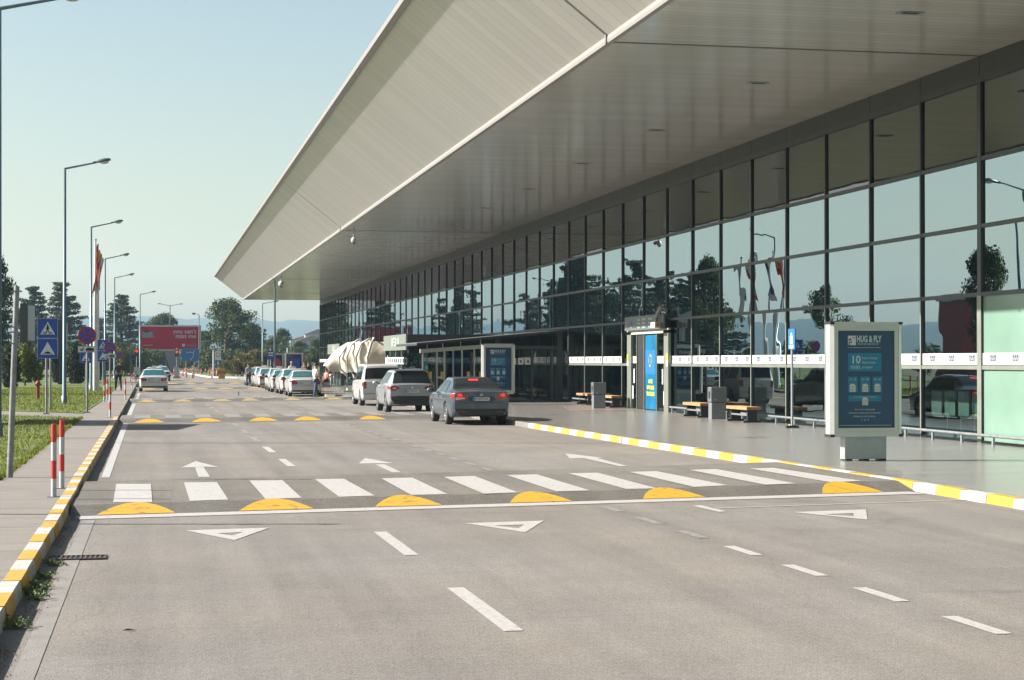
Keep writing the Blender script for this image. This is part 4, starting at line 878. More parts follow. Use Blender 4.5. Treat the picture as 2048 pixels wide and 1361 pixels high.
# ------------------------------------------------------------------ cars
def catmull(P, t):
    n = len(P) - 1; i = max(0, min(n - 1, int(t))); u = t - i
    p0, p1, p2, p3 = P[max(i - 1, 0)], P[i], P[i + 1], P[min(i + 2, n)]
    return tuple(0.5 * (2 * b + (-a + c) * u + (2 * a - 5 * b + 4 * c - d) * u * u + (-a + 3 * b - 3 * c + d) * u ** 3) for a, b, c, d in zip(p0, p1, p2, p3))
def interp(tab, y):
    if y <= tab[0][0]: return tab[0][1:]
    for i in range(len(tab) - 1):
        if y <= tab[i + 1][0]:
            a, b = tab[i], tab[i + 1]; t = (y - a[0]) / (b[0] - a[0]); s = t * t * (3 - 2 * t) * 0.35 + t * 0.65
            return tuple(p + (q - p) * s for p, q in zip(a[1:], b[1:]))
    return tab[-1][1:]
def make_car(S):
    name, Ln, W, r = S['name'], S['L'], S['W'], S['r']; st = S['st']; ya_, yb_ = S['oh'], S['oh'] + S['wb']; zb0 = S.get('zb', 0.22)
    root = empty(name); pm = S['paint']
    def ring(y):
        zt, zbelt, hb, ht = interp(st, y)
        zlo = zb0 + (0.08 if y < 0.15 else 0)
        for yw in (ya_, yb_):
            ra = r + 0.055; d = abs(y - yw)
            if d < ra: zlo = max(zlo, r + math.sqrt(ra * ra - d * d))
        zmid = max(0.56, zlo + 0.05); hm = hb * 1.005
        return [(0.0, zlo + 0.02), (hb * 0.80, zlo + 0.01), (hb * 0.955, zlo), (hm, zmid), (hb, max((zmid + zbelt) / 2 + 0.06, zmid + 0.03)), (hb * 0.985, zbelt), (ht + (hb - ht) * 0.12, zt - min(0.10, (zt - zbelt) * 0.30) - 0.008), (ht * 0.86, zt - 0.018), (0.0, zt)]
    def P(y, v):                                     # v 0..8, negative side via sgn
        rg = ring(y)
        if v > 6.999: v0 = (v - 7); a, b = rg[7], rg[8]; x = a[0] * (1 - v0); return (x, a[1] + (b[1] - a[1]) * (1 - (1 - v0) ** 2))
        if 5 <= v <= 6: a, b = rg[5], rg[6]; t = v - 5; return (a[0] + (b[0] - a[0]) * t + 0.012 * math.sin(t * PI), a[1] + (b[1] - a[1]) * t)
        if v < 3: i = int(v); t = v - i; a, b = rg[i], rg[i + 1]; return (a[0] + (b[0] - a[0]) * t, a[1] + (b[1] - a[1]) * t)
        return catmull(rg, v)
    ys = sorted(set([round(k * 0.05, 3) for k in range(int(Ln / 0.05) + 1)] + [0.012, 0.03, 0.07, 0.125, 0.175, Ln]))
    vv = [0, 1, 2, 2.5, 3, 3.33, 3.66, 4, 4.33, 4.66, 5, 5.33, 5.66, 6, 6.25, 6.5, 6.75, 7, 7.4, 8]
    def bulge(x, y, hb): return -0.05 * (1 - min(1, (x / hb) ** 2)) * max(0, 1 - y / 0.5)
    def pt(y, v, s, off=0.0):
        x, z = P(y, v); hb = interp(st, 0)[2]
        return Vector((s * x, y + bulge(x, y, hb), z))
    b = MB(); nv = len(vv); vs = []
    for y in ys:
        for v in vv: vs.append(pt(y, v, -1))
        for v in vv[-2::-1]: vs.append(pt(y, v, 1))
    m_ = 2 * nv - 1
    b.add(vs, [(i * m_ + j, i * m_ + j + 1, (i + 1) * m_ + j + 1, (i + 1) * m_ + j) for i in range(len(ys) - 1) for j in range(m_ - 1)], pm, True)
    for (yi, oi) in ((0, 0), (len(ys) - 1, (len(ys) - 1) * m_)):
        cv = []; nc = 8
        for k in range(nv):
            a = vs[oi + k]
            for c in range(nc + 1):
                t = -1 + 2 * c / nc; x = -a.x * t * -1 if False else a.x * (-t); 
                yy = ys[yi] + (bulge(abs(x), 0, interp(st, 0)[2]) if yi == 0 else 0.08 * (1 - t * t))
                cv.append((x, yy, a.z))
        b.add(cv, [(k * (nc + 1) + c, k * (nc + 1) + c + 1, (k + 1) * (nc + 1) + c + 1, (k + 1) * (nc + 1) + c) for k in range(2, nv - 1) for c in range(nc)], pm, True)
    b.build('body', root)
    def normal(y, v, s):
        e = 0.02; a = pt(y, min(v + e, 8), s) - pt(y, max(v - e, 0), s); c = pt(y + e, v, s) - pt(max(y - e, 0), v, s)
        n = a.cross(c)
        if n.length < 1e-9: return Vector((0, 0, 1))
        n.normalize()
        out = pt(y, v, s) - Vector((0, Ln / 2, 0.6)); return n if n.dot(out) > 0 else -n
    def patch(name, y0f, y1f, v0, v1, s, m, ny=10, nvv=6, off=0.006, parent=root, both=False):
        q = MB(); vs = []
        if both:
            seq = [(v0 + (8 - v0) * k / nvv, -1) for k in range(nvv + 1)] + [(v0 + (8 - v0) * k / nvv, 1) for k in range(nvv - 1, -1, -1)]
        else: seq = [(v0 + (v1 - v0) * k / nvv, s) for k in range(nvv + 1)]
        for i in range(ny + 1):
            for (v, sg) in seq:
                t = i / ny; fv = (v - v0) / max(1e-6, (v1 - v0)); a = y0f(fv) if callable(y0f) else y0f; c = y1f(fv) if callable(y1f) else y1f
                y = a + (c - a) * t; vs.append(pt(y, v, sg) + normal(y, v, sg) * off)
        w = len(seq); q.add(vs, [(i * w + j, i * w + j + 1, (i + 1) * w + j + 1, (i + 1) * w + j) for i in range(ny) for j in range(w - 1)], m, True)
        return q.build(name, parent)
    def rear_y(x, z):
        zt0 = P(0, 8)[1] - 0.03; hb = interp(st, 0)[2]; y = 0
        if z > zt0:
            lo, hi = 0.0, 1.2
            for _ in range(24):
                mid = (lo + hi) / 2
                if P(mid, 7.5)[1] < z: lo = mid
                else: hi = mid
            y = hi
        return y + bulge(abs(x), y, hb)
    def rear(name, poly, m, off=0.008, parent=root, th=0.02):
        q = MB(); xs0 = min(p[0] for p in poly); xs1 = max(p[0] for p in poly); nx, nz = (12, 4) if xs1 - xs0 > 0.3 else (5, 3)
        def span(x):
            zs = []
            for k in range(len(poly)):
                (xa, za), (xb, zb_) = poly[k], poly[(k + 1) % len(poly)]
                if min(xa, xb) - 1e-9 <= x <= max(xa, xb) + 1e-9:
                    if abs(xb - xa) < 1e-9: zs += [za, zb_]
                    else: zs.append(za + (zb_ - za) * (x - xa) / (xb - xa))
            return (min(zs), max(zs)) if zs else (poly[0][1], poly[0][1])
        vs = []
        for i in range(nx + 1):
            x = xs0 + (xs1 - xs0) * i / nx; lo, hi = span(x)
            for k in range(nz + 1): z = lo + (hi - lo) * k / nz; vs.append((x, rear_y(x, z) - off, z))
        w_ = nz + 1; q.add(vs, [(i * w_ + k, (i + 1) * w_ + k, (i + 1) * w_ + k + 1, i * w_ + k + 1) for i in range(nx) for k in range(nz)], m)
        rim_ = [i * w_ for i in range(nx + 1)] + [nx * w_ + k for k in range(1, nz + 1)] + [i * w_ + nz for i in range(nx - 1, -1, -1)] + [k for k in range(nz - 1, 0, -1)]
        fr = [vs[i] for i in rim_]; n = len(fr); q.add(fr + [(x, y + th, z) for x, y, z in fr], [(i, n + i, n + (i + 1) % n, (i + 1) % n) for i in range(n)], m)
        return q.build(name, parent)
    gl = S.get('glass', 'carglass')
    rg = S['rg']; o = patch('rear_window', rg[0], rg[1], rg[2], 8, 1, gl, 8, 8, both=True)
    ws = S['ws']; patch('windscreen', ws[0], ws[1], 6.3, 8, 1, 'carglass', 8, 6, both=True)
    for s in (-1, 1):
        for (a0, a1, b0, b1) in S['sw']:           # bottom y0,y1, top y0,y1
            patch('side_window', lambda f, a=a0, c=b0: a + (c - a) * f, lambda f, a=a1, c=b1: a + (c - a) * f, 5.12, 6.0, s, gl if gl == 'carglass_teal' else 'carglass', 10, 5)
        for yy in S['doors']:
            patch('door_seam', yy, yy + 0.012, 2.4, 5.0, s, 'trim', 1, 10, 0.003)
        q = MB(); hb = interp(st, S['mir'])[2]; q.sphere((s * (hb + 0.13), S['mir'], S['mz']), (0.12, 0.07, 0.085), S.get('mirm', pm), 10, 7); q.box((s * (hb + 0.03), S['mir'] + 0.02, S['mz'] - 0.03), (0.12, 0.05, 0.03), 'trim'); q.build('mirror', root)
        for x0, poly, mm in S['lights']:
            lo = rear('taillight', [(s * x, z) for x, z in (poly if s > 0 else poly)], mm, 0.012, th=0.03)
        if S.get('wrap'):
            w0, w1, va, vb, mm = S['wrap']; patch('taillight_side', 0.0, w1, va, vb, s, mm, 6, 4, 0.008)
        hh = [interp(st, yy)[2] for yy in (ya_ + 0.9, yb_ - 0.7)]
        for yy in S.get('handles', ()): q = MB(); hb2 = interp(st, yy)[2]; q.box((s * (hb2 + 0.012), yy, interp(st, yy)[1] - 0.10), (0.03, 0.18, 0.03), pm); q.build('door_handle', root)
        for yw in (ya_, yb_):
            hb3 = interp(st, yw)[2]; xo = hb3 - 0.01; xi = hb3 - 0.22
            wm = MB(); prof_ = [(xi, r * 0.6), (xi, r * 0.94), (xi + 0.03, r), (xo - 0.03, r), (xo, r * 0.94), (xo, r * 0.66), (xo - 0.03, r * 0.62)]
            nn = 28; vs = []
            for (x, rr) in prof_:
                for k in range(nn): a = 2 * PI * k / nn; vs.append((s * x, yw + rr * math.cos(a), r + rr * math.sin(a)))
            wm.add(vs, [(i * nn + k, i * nn + (k + 1) % nn, (i + 1) * nn + (k + 1) % nn, (i + 1) * nn + k) for i in range(len(prof_) - 1) for k in range(nn)], 'tyre', True)
            wo = wm.build('wheel', root)
            rm = MB(); disc = [(s * (xo - 0.07), yw + r * 0.62 * math.cos(2 * PI * k / nn), r + r * 0.62 * math.sin(2 * PI * k / nn)) for k in range(nn)]; rm.add(disc, [tuple(range(nn))], 'trim')
            for k in range(7):
                a = 2 * PI * k / 7; rm.box((s * (xo - 0.035), yw + r * 0.33 * math.cos(a), r + r * 0.33 * math.sin(a)), (0.03, r * 0.62, r * 0.16), 'rim', mtx=Matrix.Rotation(a, 3, 'X'))
            rm.tube([(s * (xo - 0.02), yw + r * 0.61 * math.cos(a * PI / 14), r + r * 0.61 * math.sin(a * PI / 14)) for a in range(29)], 0.02, 'rim', 6, False)
            rm.tube([(s * (xo - 0.05), yw, r), (s * (xo - 0.012), yw, r)], r * 0.17, 'rim', 10); rm.build('rim', wo)
    q = MB(); q.b2((-W * 0.36, 0.35, 0.26), (W * 0.36, Ln - 0.3, 0.40), 'trim')
    for yw in (ya_, yb_): q.b2((-W * 0.42, yw - 0.04, r - 0.04), (W * 0.42, yw + 0.04, r + 0.04), 'trim')
    q.build('underbody', root)
    for nm, poly, mm in S['rear']: rear(nm, poly, mm, 0.007 if nm != 'number_plate' else 0.016)
    if S.get('plate'):
        px_, pz_ = S['plate'][1:3]; q = MB(); yy = rear_y(px_, pz_) - 0.020; q.text(S['plate'][0], (px_, yy, pz_), 0.095, 'black', '-y', sx=0.88); q.box((px_ - 0.235, yy, pz_), (0.035, 0.004, 0.10), 'sign_blue'); q.build('plate_lettering', root)
    return root, rear, pt
def box4(x0, x1, z0, z1): return [(x0, z0), (x1, z0), (x1, z1), (x0, z1)]
def rr4(x0, x1, z0, z1, r=0.05):
    return [(x0 + r, z0), (x1 - r, z0), (x1, z0 + r), (x1, z1 - r), (x1 - r, z1), (x0 + r, z1), (x0, z1 - r), (x0, z0 + r)]
def place(o, px, py, label, group, yaw=0.0):
    p = G(px, py, 0); o.location = (p.x, p.y, 0); o.rotation_euler = (0, 0, yaw); tag(o, label, 'car', group); return o
# grey-blue sedan (columns: y, z top, z belt, half width belt, half width rail)
sed = dict(name='sedan', L=4.78, W=1.86, r=0.33, oh=1.02, wb=2.78, paint='paint_blue', zb=0.24, st=[(0, 1.02, 0.96, 0.80, 0.70), (0.06, 1.045, 0.97, 0.865, 0.74), (0.2, 1.06, 0.975, 0.90, 0.76), (0.5, 1.085, 0.97, 0.925, 0.76), (0.78, 1.12, 0.965, 0.93, 0.74), (1.15, 1.29, 0.96, 0.93, 0.66), (1.5, 1.415, 0.955, 0.93, 0.60), (1.9, 1.455, 0.95, 0.93, 0.585), (2.6, 1.455, 0.94, 0.93, 0.60), (2.95, 1.40, 0.93, 0.93, 0.62), (3.6, 1.06, 0.93, 0.92, 0.72), (4.3, 0.90, 0.82, 0.90, 0.72), (4.65, 0.76, 0.70, 0.84, 0.66), (4.78, 0.62, 0.58, 0.74, 0.6)],
           rg=(0.72, 1.52, 6.35), ws=(2.95, 3.62), sw=[(1.0, 2.1, 1.55, 2.1), (2.16, 3.35, 2.16, 2.9)], doors=[1.28, 2.13, 3.45], mir=3.15, mz=1.02, handles=(1.5, 2.35),
           lights=[(0, [(0.80, 0.74), (0.80, 0.97), (0.72, 1.0), (0.56, 0.96), (0.40, 0.90), (0.42, 0.80), (0.62, 0.74)], 'tail')], wrap=(0, 0.22, 4.0, 4.9, 'tail'),
           rear=[('bumper', [(-0.78, 0.30), (0.78, 0.30), (0.80, 0.50), (-0.80, 0.50)], 'black'), ('plate_recess', rr4(-0.42, 0.42, 0.72, 0.87), 'cl_jeans'), ('number_plate', rr4(-0.26, 0.26, 0.74, 0.85, 0.012), 'plate'), ('bumper_seam', box4(-0.62, 0.62, 0.675, 0.69), 'trim'), ('reflector', box4(-0.68, -0.48, 0.40, 0.425), 'tail'), ('reflector', box4(0.48, 0.68, 0.40, 0.425), 'tail')],
           plate=('SK•8587•AK', 0.0, 0.795))
car, rear_, pt_ = make_car(sed)
rear_('taillight_lamp', [(x, z) for x, z in [(0.60, 0.87), (0.72, 0.86), (0.75, 0.92), (0.70, 0.98), (0.60, 0.95)]], 'tail_lit', 0.018); rear_('taillight_lamp', [(-x, z) for x, z in [(0.56, 0.87), (0.70, 0.86), (0.75, 0.92), (0.70, 0.975), (0.58, 0.95)]], 'tail_lit', 0.018)
rear_('taillight_lens', [(-0.78, 0.76), (-0.50, 0.80), (-0.50, 0.84), (-0.78, 0.85)], 'tail_clear', 0.018)
for s in (-1, 1):
    q = MB(); q.add([(s * 0.0, -0.062, 0.93), (s * 0.045, -0.062, 0.90), (s * 0.045, -0.062, 0.885), (0, -0.062, 0.915), (s * 0.045, -0.062, 0.925 + 0.0), (0, -0.062, 0.955), (0, -0.062, 0.94), (s * 0.045, -0.062, 0.91)], [(0, 1, 2, 3), (5, 4, 7, 6)], 'chrome'); q.build('badge', car)
q = MB(); p_ = pt_(1.33, 8, 1); q.box((0, 1.33, p_.z + 0.008), (0.30, 0.10, 0.012), 'light_red', mtx=Matrix.Rotation(0.35, 3, 'X')); q.build('brake_lamp', car)
q = MB(); q.tube([(0, 1.72, 1.44), (0, 1.66, 1.50)], 0.018, 'trim', 6); q.build('antenna', car)
place(car, 962, 851, 'grey-blue sedan with lit brake lamps, nearest car to the camera', 'cars at the drop-off kerb', 0.0)
# silver SUV
suv = dict(name='crossover_car', L=4.31, W=1.80, r=0.36, oh=0.86, wb=2.63, paint='paint_silver', zb=0.28, st=[(0, 1.06, 0.99, 0.80, 0.70), (0.05, 1.12, 1.02, 0.85, 0.72), (0.22, 1.34, 1.04, 0.885, 0.66), (0.38, 1.545, 1.05, 0.895, 0.62), (0.46, 1.585, 1.05, 0.90, 0.61), (1.2, 1.625, 1.04, 0.905, 0.60), (2.0, 1.62, 1.02, 0.905, 0.61), (2.5, 1.55, 1.0, 0.90, 0.63), (3.2, 1.16, 0.99, 0.895, 0.74), (3.9, 1.02, 0.90, 0.86, 0.72), (4.2, 0.88, 0.80, 0.80, 0.66), (4.31, 0.72, 0.66, 0.70, 0.58)],
           rg=(lambda f: 0.055 + 0.07 * (1 - min(1, f * 3.2)) ** 2, lambda f: 0.37 - 0.06 * (1 - min(1, f * 3.2)) ** 2, 6.05), ws=(2.52, 3.2), sw=[(0.55, 0.95, 0.75, 0.98), (1.02, 1.8, 1.05, 1.8), (1.86, 2.95, 1.86, 2.45)], doors=[1.0, 1.83, 2.95], mir=2.75, mz=1.10, mirm='paint_silver', handles=(1.2, 2.05),
           lights=[(0, [(0.80, 0.82), (0.81, 1.0), (0.72, 1.03), (0.50, 0.98), (0.46, 0.93), (0.62, 0.84)], 'tail')], wrap=(0, 0.25, 4.2, 4.95, 'tail'),
           rear=[('bumper', [(-0.76, 0.34), (0.76, 0.34), (0.80, 0.60), (0.60, 0.64), (-0.60, 0.64), (-0.80, 0.60)], 'trim'), ('plate_recess', rr4(-0.32, 0.32, 0.74, 0.89), 'paint_silver'), ('number_plate', rr4(-0.26, 0.26, 0.76, 0.87, 0.012), 'plate'), ('reflector', box4(-0.68, -0.60, 0.53, 0.57), 'tail'), ('reflector', box4(0.60, 0.68, 0.53, 0.57), 'tail')],
           plate=('SK•744•OK', 0.0, 0.815))
car, rear_, pt_ = make_car(suv)
q = MB(); q.b2((-0.60, 0.30, 1.575), (0.60, 0.50, 1.60), 'paint_silver'); q.build('spoiler', car)
q = MB(); q.tube([(0, -0.055, 0.95), (0, -0.065, 0.95)], 0.045, 'chrome', 12); q.build('badge', car)
for s in (-1, 1): rear_('taillight_lens', [(s * 0.60, 0.90), (s * 0.72, 0.90), (s * 0.72, 0.95), (s * 0.60, 0.95)], 'tail_clear', 0.018)
place(car, 824, 826.5, 'silver crossover car with black lower bumper, between white van and sedan', 'cars at the drop-off kerb', 0.0)
# white van
van = dict(name='van', L=4.42, W=1.80, r=0.34, oh=0.87, wb=2.68, paint='paint_white', zb=0.24, st=[(0, 1.06, 0.98, 0.84, 0.76), (0.04, 1.16, 1.04, 0.87, 0.76), (0.14, 1.64, 1.06, 0.89, 0.72), (0.20, 1.76, 1.06, 0.895, 0.71), (0.3, 1.80, 1.06, 0.90, 0.71), (1.2, 1.83, 1.05, 0.90, 0.71), (2.4, 1.81, 1.04, 0.90, 0.71), (2.75, 1.72, 1.03, 0.90, 0.72), (3.45, 1.22, 1.02, 0.895, 0.76), (4.0, 1.05, 0.95, 0.86, 0.74), (4.32, 0.90, 0.82, 0.80, 0.68), (4.42, 0.72, 0.66, 0.72, 0.6)],
           rg=(0.045, 0.145, 6.2), ws=(2.75, 3.45), sw=[(0.42, 1.25, 0.42, 1.25), (1.32, 2.15, 1.32, 2.15), (2.22, 3.1, 2.22, 2.72)], doors=[0.3, 1.28, 2.18, 3.12], mir=3.0, mz=1.15, mirm='trim', handles=(1.5, 2.35),
           lights=[(0, [(0.82, 0.76), (0.83, 1.05), (0.70, 1.05), (0.70, 0.76)], 'tail')], wrap=(0, 0.09, 4.0, 5.0, 'tail'),
           rear=[('bumper', [(-0.82, 0.33), (0.82, 0.33), (0.83, 0.52), (-0.83, 0.52)], 'paint_white'), ('plate_recess', rr4(-0.32, 0.32, 0.74, 0.9), 'paint_silver'), ('number_plate', rr4(-0.26, 0.26, 0.76, 0.87, 0.012), 'plate'), ('bumper_seam', box4(-0.78, 0.78, 0.53, 0.545), 'trim')], plate=('SK•319•PB', 0.0, 0.815))
car, rear_, pt_ = make_car(van)
place(car, 765, 812.5, 'white van parked beyond the silver crossover beside the cream awning', 'cars at the drop-off kerb', 0.0)
# white taxi sedan
tx = dict(name='taxi', L=4.80, W=1.80, r=0.32, oh=1.12, wb=2.75, paint='paint_white', glass='carglass_teal', zb=0.22, st=[(0, 0.93, 0.88, 0.78, 0.68), (0.07, 0.965, 0.90, 0.84, 0.72), (0.25, 0.985, 0.90, 0.88, 0.74), (0.85, 1.02, 0.90, 0.90, 0.72), (1.2, 1.20, 0.90, 0.90, 0.64), (1.6, 1.38, 0.90, 0.90, 0.58), (2.0, 1.435, 0.90, 0.90, 0.57), (2.7, 1.43, 0.89, 0.90, 0.58), (3.0, 1.37, 0.89, 0.90, 0.60), (3.6, 1.03, 0.88, 0.89, 0.70), (4.35, 0.88, 0.80, 0.87, 0.70), (4.68, 0.74, 0.68, 0.80, 0.62), (4.80, 0.60, 0.56, 0.7, 0.55)],
          rg=(0.90, 1.58, 6.3), ws=(3.0, 3.6), sw=[(1.15, 2.1, 1.6, 2.1), (2.16, 3.4, 2.16, 2.95)], doors=[1.35, 2.13, 3.45], mir=3.2, mz=0.98, mirm='trim', handles=(1.55, 2.35),
          lights=[(0, [(0.78, 0.66), (0.79, 0.85), (0.70, 0.88), (0.46, 0.84), (0.42, 0.72), (0.50, 0.66)], 'tail')], wrap=(0, 0.18, 4.0, 4.9, 'tail'),
          rear=[('bumper_seam', box4(-0.78, 0.78, 0.585, 0.60), 'trim'), ('plate_recess', rr4(-0.36, 0.36, 0.66, 0.82), 'paint_silver'), ('number_plate', rr4(-0.26, 0.26, 0.685, 0.795, 0.012), 'plate'), ('bumper', box4(-0.74, 0.74, 0.28, 0.36), 'trim')], plate=('SK•221•AV', 0, 0.74))
taxi, rear_, pt_ = make_car(tx)
q = MB(); q.prism([(-0.20, 0), (0.20, 0), (0.16, 0.12), (-0.16, 0.12)], 2.2, 2.36, 'paint_white'); ro = q.build('roof_sign', taxi, (0, 0, 1.43))
q = MB(); q.sphere((0, -0.045, 0.845), (0.035, 0.01, 0.035), 'chrome', 10, 6); q.build('badge', taxi)
place(taxi, 307.5, 784, 'white taxi driving away in the left lane', 'white taxis', 0.012)
names = ['first white taxi in the right-hand rank, with a man in jeans behind it', 'second white taxi in the right-hand rank', 'third white taxi in the right-hand rank', 'fourth white taxi in the right-hand rank', 'fifth white taxi in the right-hand rank', 'sixth white taxi in the right-hand rank', 'seventh and farthest white taxi in the right-hand rank']
for k, (zc, xo) in enumerate(((95, 7.95), (101.6, 7.95), (108.2, 7.85), (114.9, 8.0), (122.5, 7.85), (129.5, 7.95), (137, 7.8))):
    Y = (zc - xo * SS) / CC; t = dup(taxi, (xo, Y, 0), [-0.01, 0.01, 0, -0.02, 0.01, 0, 0][k], names[k]); t['group'] = 'white taxis'; t.scale = (1, 1, [1, 1.04, 0.98, 1.03, 1, 1.05, 0.99][k])
for zc, px, lb in ((140, 309, 'white taxi just ahead of the left-lane taxi, partly hidden'), (168, 322, 'farthest white car waiting at the left-lane barrier')):
    p = D(px, zc); t = dup(taxi, (p.x, p.y, 0), 0, lb)

# ------------------------------------------------------------------ people
def skinned(pts, edges, rad, root=0, sub=1):
    me = bpy.data.meshes.new('t'); me.from_pydata(pts, edges, []); ob = bpy.data.objects.new('t', me); COL.objects.link(ob)
    md = ob.modifiers.new('s', 'SKIN'); 
    for i, r_ in enumerate(rad): me.skin_vertices[0].data[i].radius = (r_, r_) if not isinstance(r_, tuple) else r_
    me.skin_vertices[0].data[root].use_root = True
    s2 = ob.modifiers.new('d', 'SUBSURF'); s2.levels = sub; s2.render_levels = sub
    dg = bpy.context.evaluated_depsgraph_get(); out = bpy.data.meshes.new_from_object(ob.evaluated_get(dg))
    v = [tuple(q.co) for q in out.vertices]; f = [tuple(p.vertices) for p in out.polygons]
    bpy.data.objects.remove(ob); bpy.data.meshes.remove(me); bpy.data.meshes.remove(out); return v, f
def person(px, zc, z, h, yaw, label, shirt, pants, hair='hair', stride=0.12, arms=(0.0, 0.0), sit=False, sleeve=True):
    p = D(px, zc, z); root = empty('person', (p.x, p.y, z), yaw); tag(root, label, 'person'); k = h / 1.75; root.scale = (k, k, k)
    hz = 0.93
    if sit: hz = 0.5
    def leg(s, dy):
        if sit: return [(s * 0.10, 0, hz - 0.02), (s * 0.13, 0.42, hz), (s * 0.13, 0.42, 0.09), (s * 0.13, 0.55, 0.04)]
        return [(s * 0.09, 0, hz - 0.04), (s * 0.10, dy * 0.55 + 0.03, 0.50), (s * 0.11, dy, 0.09), (s * 0.12, dy + 0.15, 0.035)]
    sh = hz + 0.50
    def arm(s, b_):
        return [(s * 0.175, 0, sh - 0.01), (s * 0.235, -0.03 + b_ * 0.1, sh - 0.29), (s * 0.22, 0.06 + b_ * 0.35, sh - 0.52 + abs(b_) * 0.12), (s * 0.215, 0.09 + b_ * 0.42, sh - 0.61 + abs(b_) * 0.13)]
    pts = [(0, 0, hz), (0, 0.0, hz + 0.22), (0, -0.01, sh - 0.05), (0, 0, sh + 0.06), (0, 0.015, sh + 0.14), (0, 0.03, sh + 0.22), (0, 0.02, sh + 0.29)]
    rad = [(0.15, 0.11), (0.135, 0.10), (0.16, 0.105), 0.055, 0.062, (0.078, 0.095), (0.06, 0.075)]; ed = [(0, 1), (1, 2), (2, 3), (3, 4), (4, 5), (5, 6)]
    for s, dy in ((-1, stride), (1, -stride)):
        n0 = len(pts); pts += leg(s, dy); rad += [0.085, 0.06, 0.04, 0.035]; ed += [(0, n0), (n0, n0 + 1), (n0 + 1, n0 + 2), (n0 + 2, n0 + 3)]
    for s, b_ in ((-1, arms[0]), (1, arms[1])):
        n0 = len(pts); pts += arm(s, b_); rad += [0.052, 0.038, 0.026, 0.032]; ed += [(2, n0), (n0, n0 + 1), (n0 + 1, n0 + 2), (n0 + 2, n0 + 3)]
        w_ = pts[n0 + 3]
        for fi in range(5):
            n1 = len(pts); pts.append((w_[0] + s * 0.004 + (0 if fi else -s * 0.01), w_[1] + (-0.02 + 0.014 * fi) + (0.03 if fi == 4 else 0), w_[2] - (0.075 if fi < 4 else 0.04))); rad.append(0.008); ed.append((n0 + 3, n1))
    q = MB(); v, f = skinned(pts, ed, rad); q.add(v, f, 'skin', True)
    hc = (0, 0.035, sh + 0.235)
    q.sphere((0, hc[1] + 0.095, hc[2] - 0.015), (0.014, 0.02, 0.022), 'skin', 8, 5)
    for s in (-1, 1): q.sphere((s * 0.078, hc[1] - 0.005, hc[2] - 0.01), (0.012, 0.02, 0.03), 'skin', 8, 5); q.sphere((s * 0.03, hc[1] + 0.078, hc[2] + 0.008), (0.013, 0.01, 0.008), 'hair', 8, 5)
    q.box((0, hc[1] + 0.082, hc[2] - 0.055), (0.045, 0.01, 0.008), 'sign_red'); q.build('body', root)
    q = MB(); q.sphere((0, hc[1] - 0.015, hc[2] + 0.035), (0.083, 0.098, 0.082), hair, 12, 8); q.build('hair', root)
    # shirt
    sp = [(0, 0, hz - 0.02), pts[1], pts[2], (0, 0, sh + 0.03)]; sr = [(0.168, 0.128), (0.155, 0.122), (0.178, 0.125), 0.07]; se = [(0, 1), (1, 2), (2, 3)]
    for s, b_ in ((-1, arms[0]), (1, arms[1])):
        A = arm(s, b_); n0 = len(sp); sp += [A[0], tuple(a * 0.25 + c * 0.75 for a, c in zip(A[0], A[1]))] + ([A[1], A[2]] if sleeve == 2 else []); sr += [0.068, 0.058] + ([0.052, 0.04] if sleeve == 2 else [])
        se += [(2, n0)] + [(i, i + 1) for i in range(n0, len(sp) - 1)]
    q = MB(); v, f = skinned(sp, se, sr); q.add(v, f, shirt, True); q.build('shirt', root)
    tp = [(0, 0, hz + 0.04)]; tr = [(0.155, 0.12)]; te = []
    for s, dy in ((-1, stride), (1, -stride)):
        A = leg(s, dy); n0 = len(tp); tp += A[:3]; tr += [0.10, 0.077, 0.062]; te += [(0, n0), (n0, n0 + 1), (n0 + 1, n0 + 2)]
    q = MB(); v, f = skinned(tp, te, tr); q.add(v, f, pants, True); q.build('trousers', root)
    for s, dy in ((-1, stride), (1, -stride)):
        A = leg(s, dy); q = MB(); q.sphere((A[3][0], A[3][1] - 0.06, 0.04), (0.05, 0.14, 0.045), 'trim', 10, 6); q.build('shoe', root)
    return root
person(631, 93.6, 0.0, 1.78, R(-60), 'man in white T-shirt and blue jeans standing behind the first taxi', 'cl_white', 'cl_jeans', stride=0.17, arms=(0.2, 0.3))
person(497, 133, 0.0, 1.72, R(10), 'man in grey-blue shirt and dark trousers standing left of the taxi queue', 'cl_blue', 'cl_dark', stride=0.08)
person(583, 118, 0.12, 1.76, R(200), 'grey-haired man in white shirt standing behind the taxi roofs', 'cl_white', 'cl_dark', 'hair_grey', 0.05)
person(609, 122, 0.12, 1.74, R(160), 'person in brown top near the right-hand advert shelter', 'cl_brown', 'cl_dark', 'hair', 0.05)
person(617, 124, 0.12, 1.72, R(190), 'person in dark jacket beside the one in brown', 'cl_dark', 'cl_dark', 'hair', 0.05, sleeve=2)
person(237, 108, 0.12, 1.84, R(15), 'person in dark clothes walking on the left pavement', 'cl_dark', 'cl_dark', stride=0.22, sleeve=2)
person(653, 121, 0.12, 1.70, R(120), 'person in pink top seated by the farther vestibule', 'cl_pink', 'cl_dark', 'hair', sit=True, arms=(0.8, 0.8))
person(660, 123, 0.12, 1.60, R(150), 'person in beige trousers and dark top by the farther vestibule', 'cl_dark', 'cl_beige', 'hair', 0.05)
p = D(653, 121.3, 0.12); q = MB(); q.box((0, 0, 0.22), (0.5, 0.4, 0.44), 'steel'); tag(q.build('stool', None, (p.x, p.y, 0.12)), 'grey block seat under the seated person in pink', 'stool')

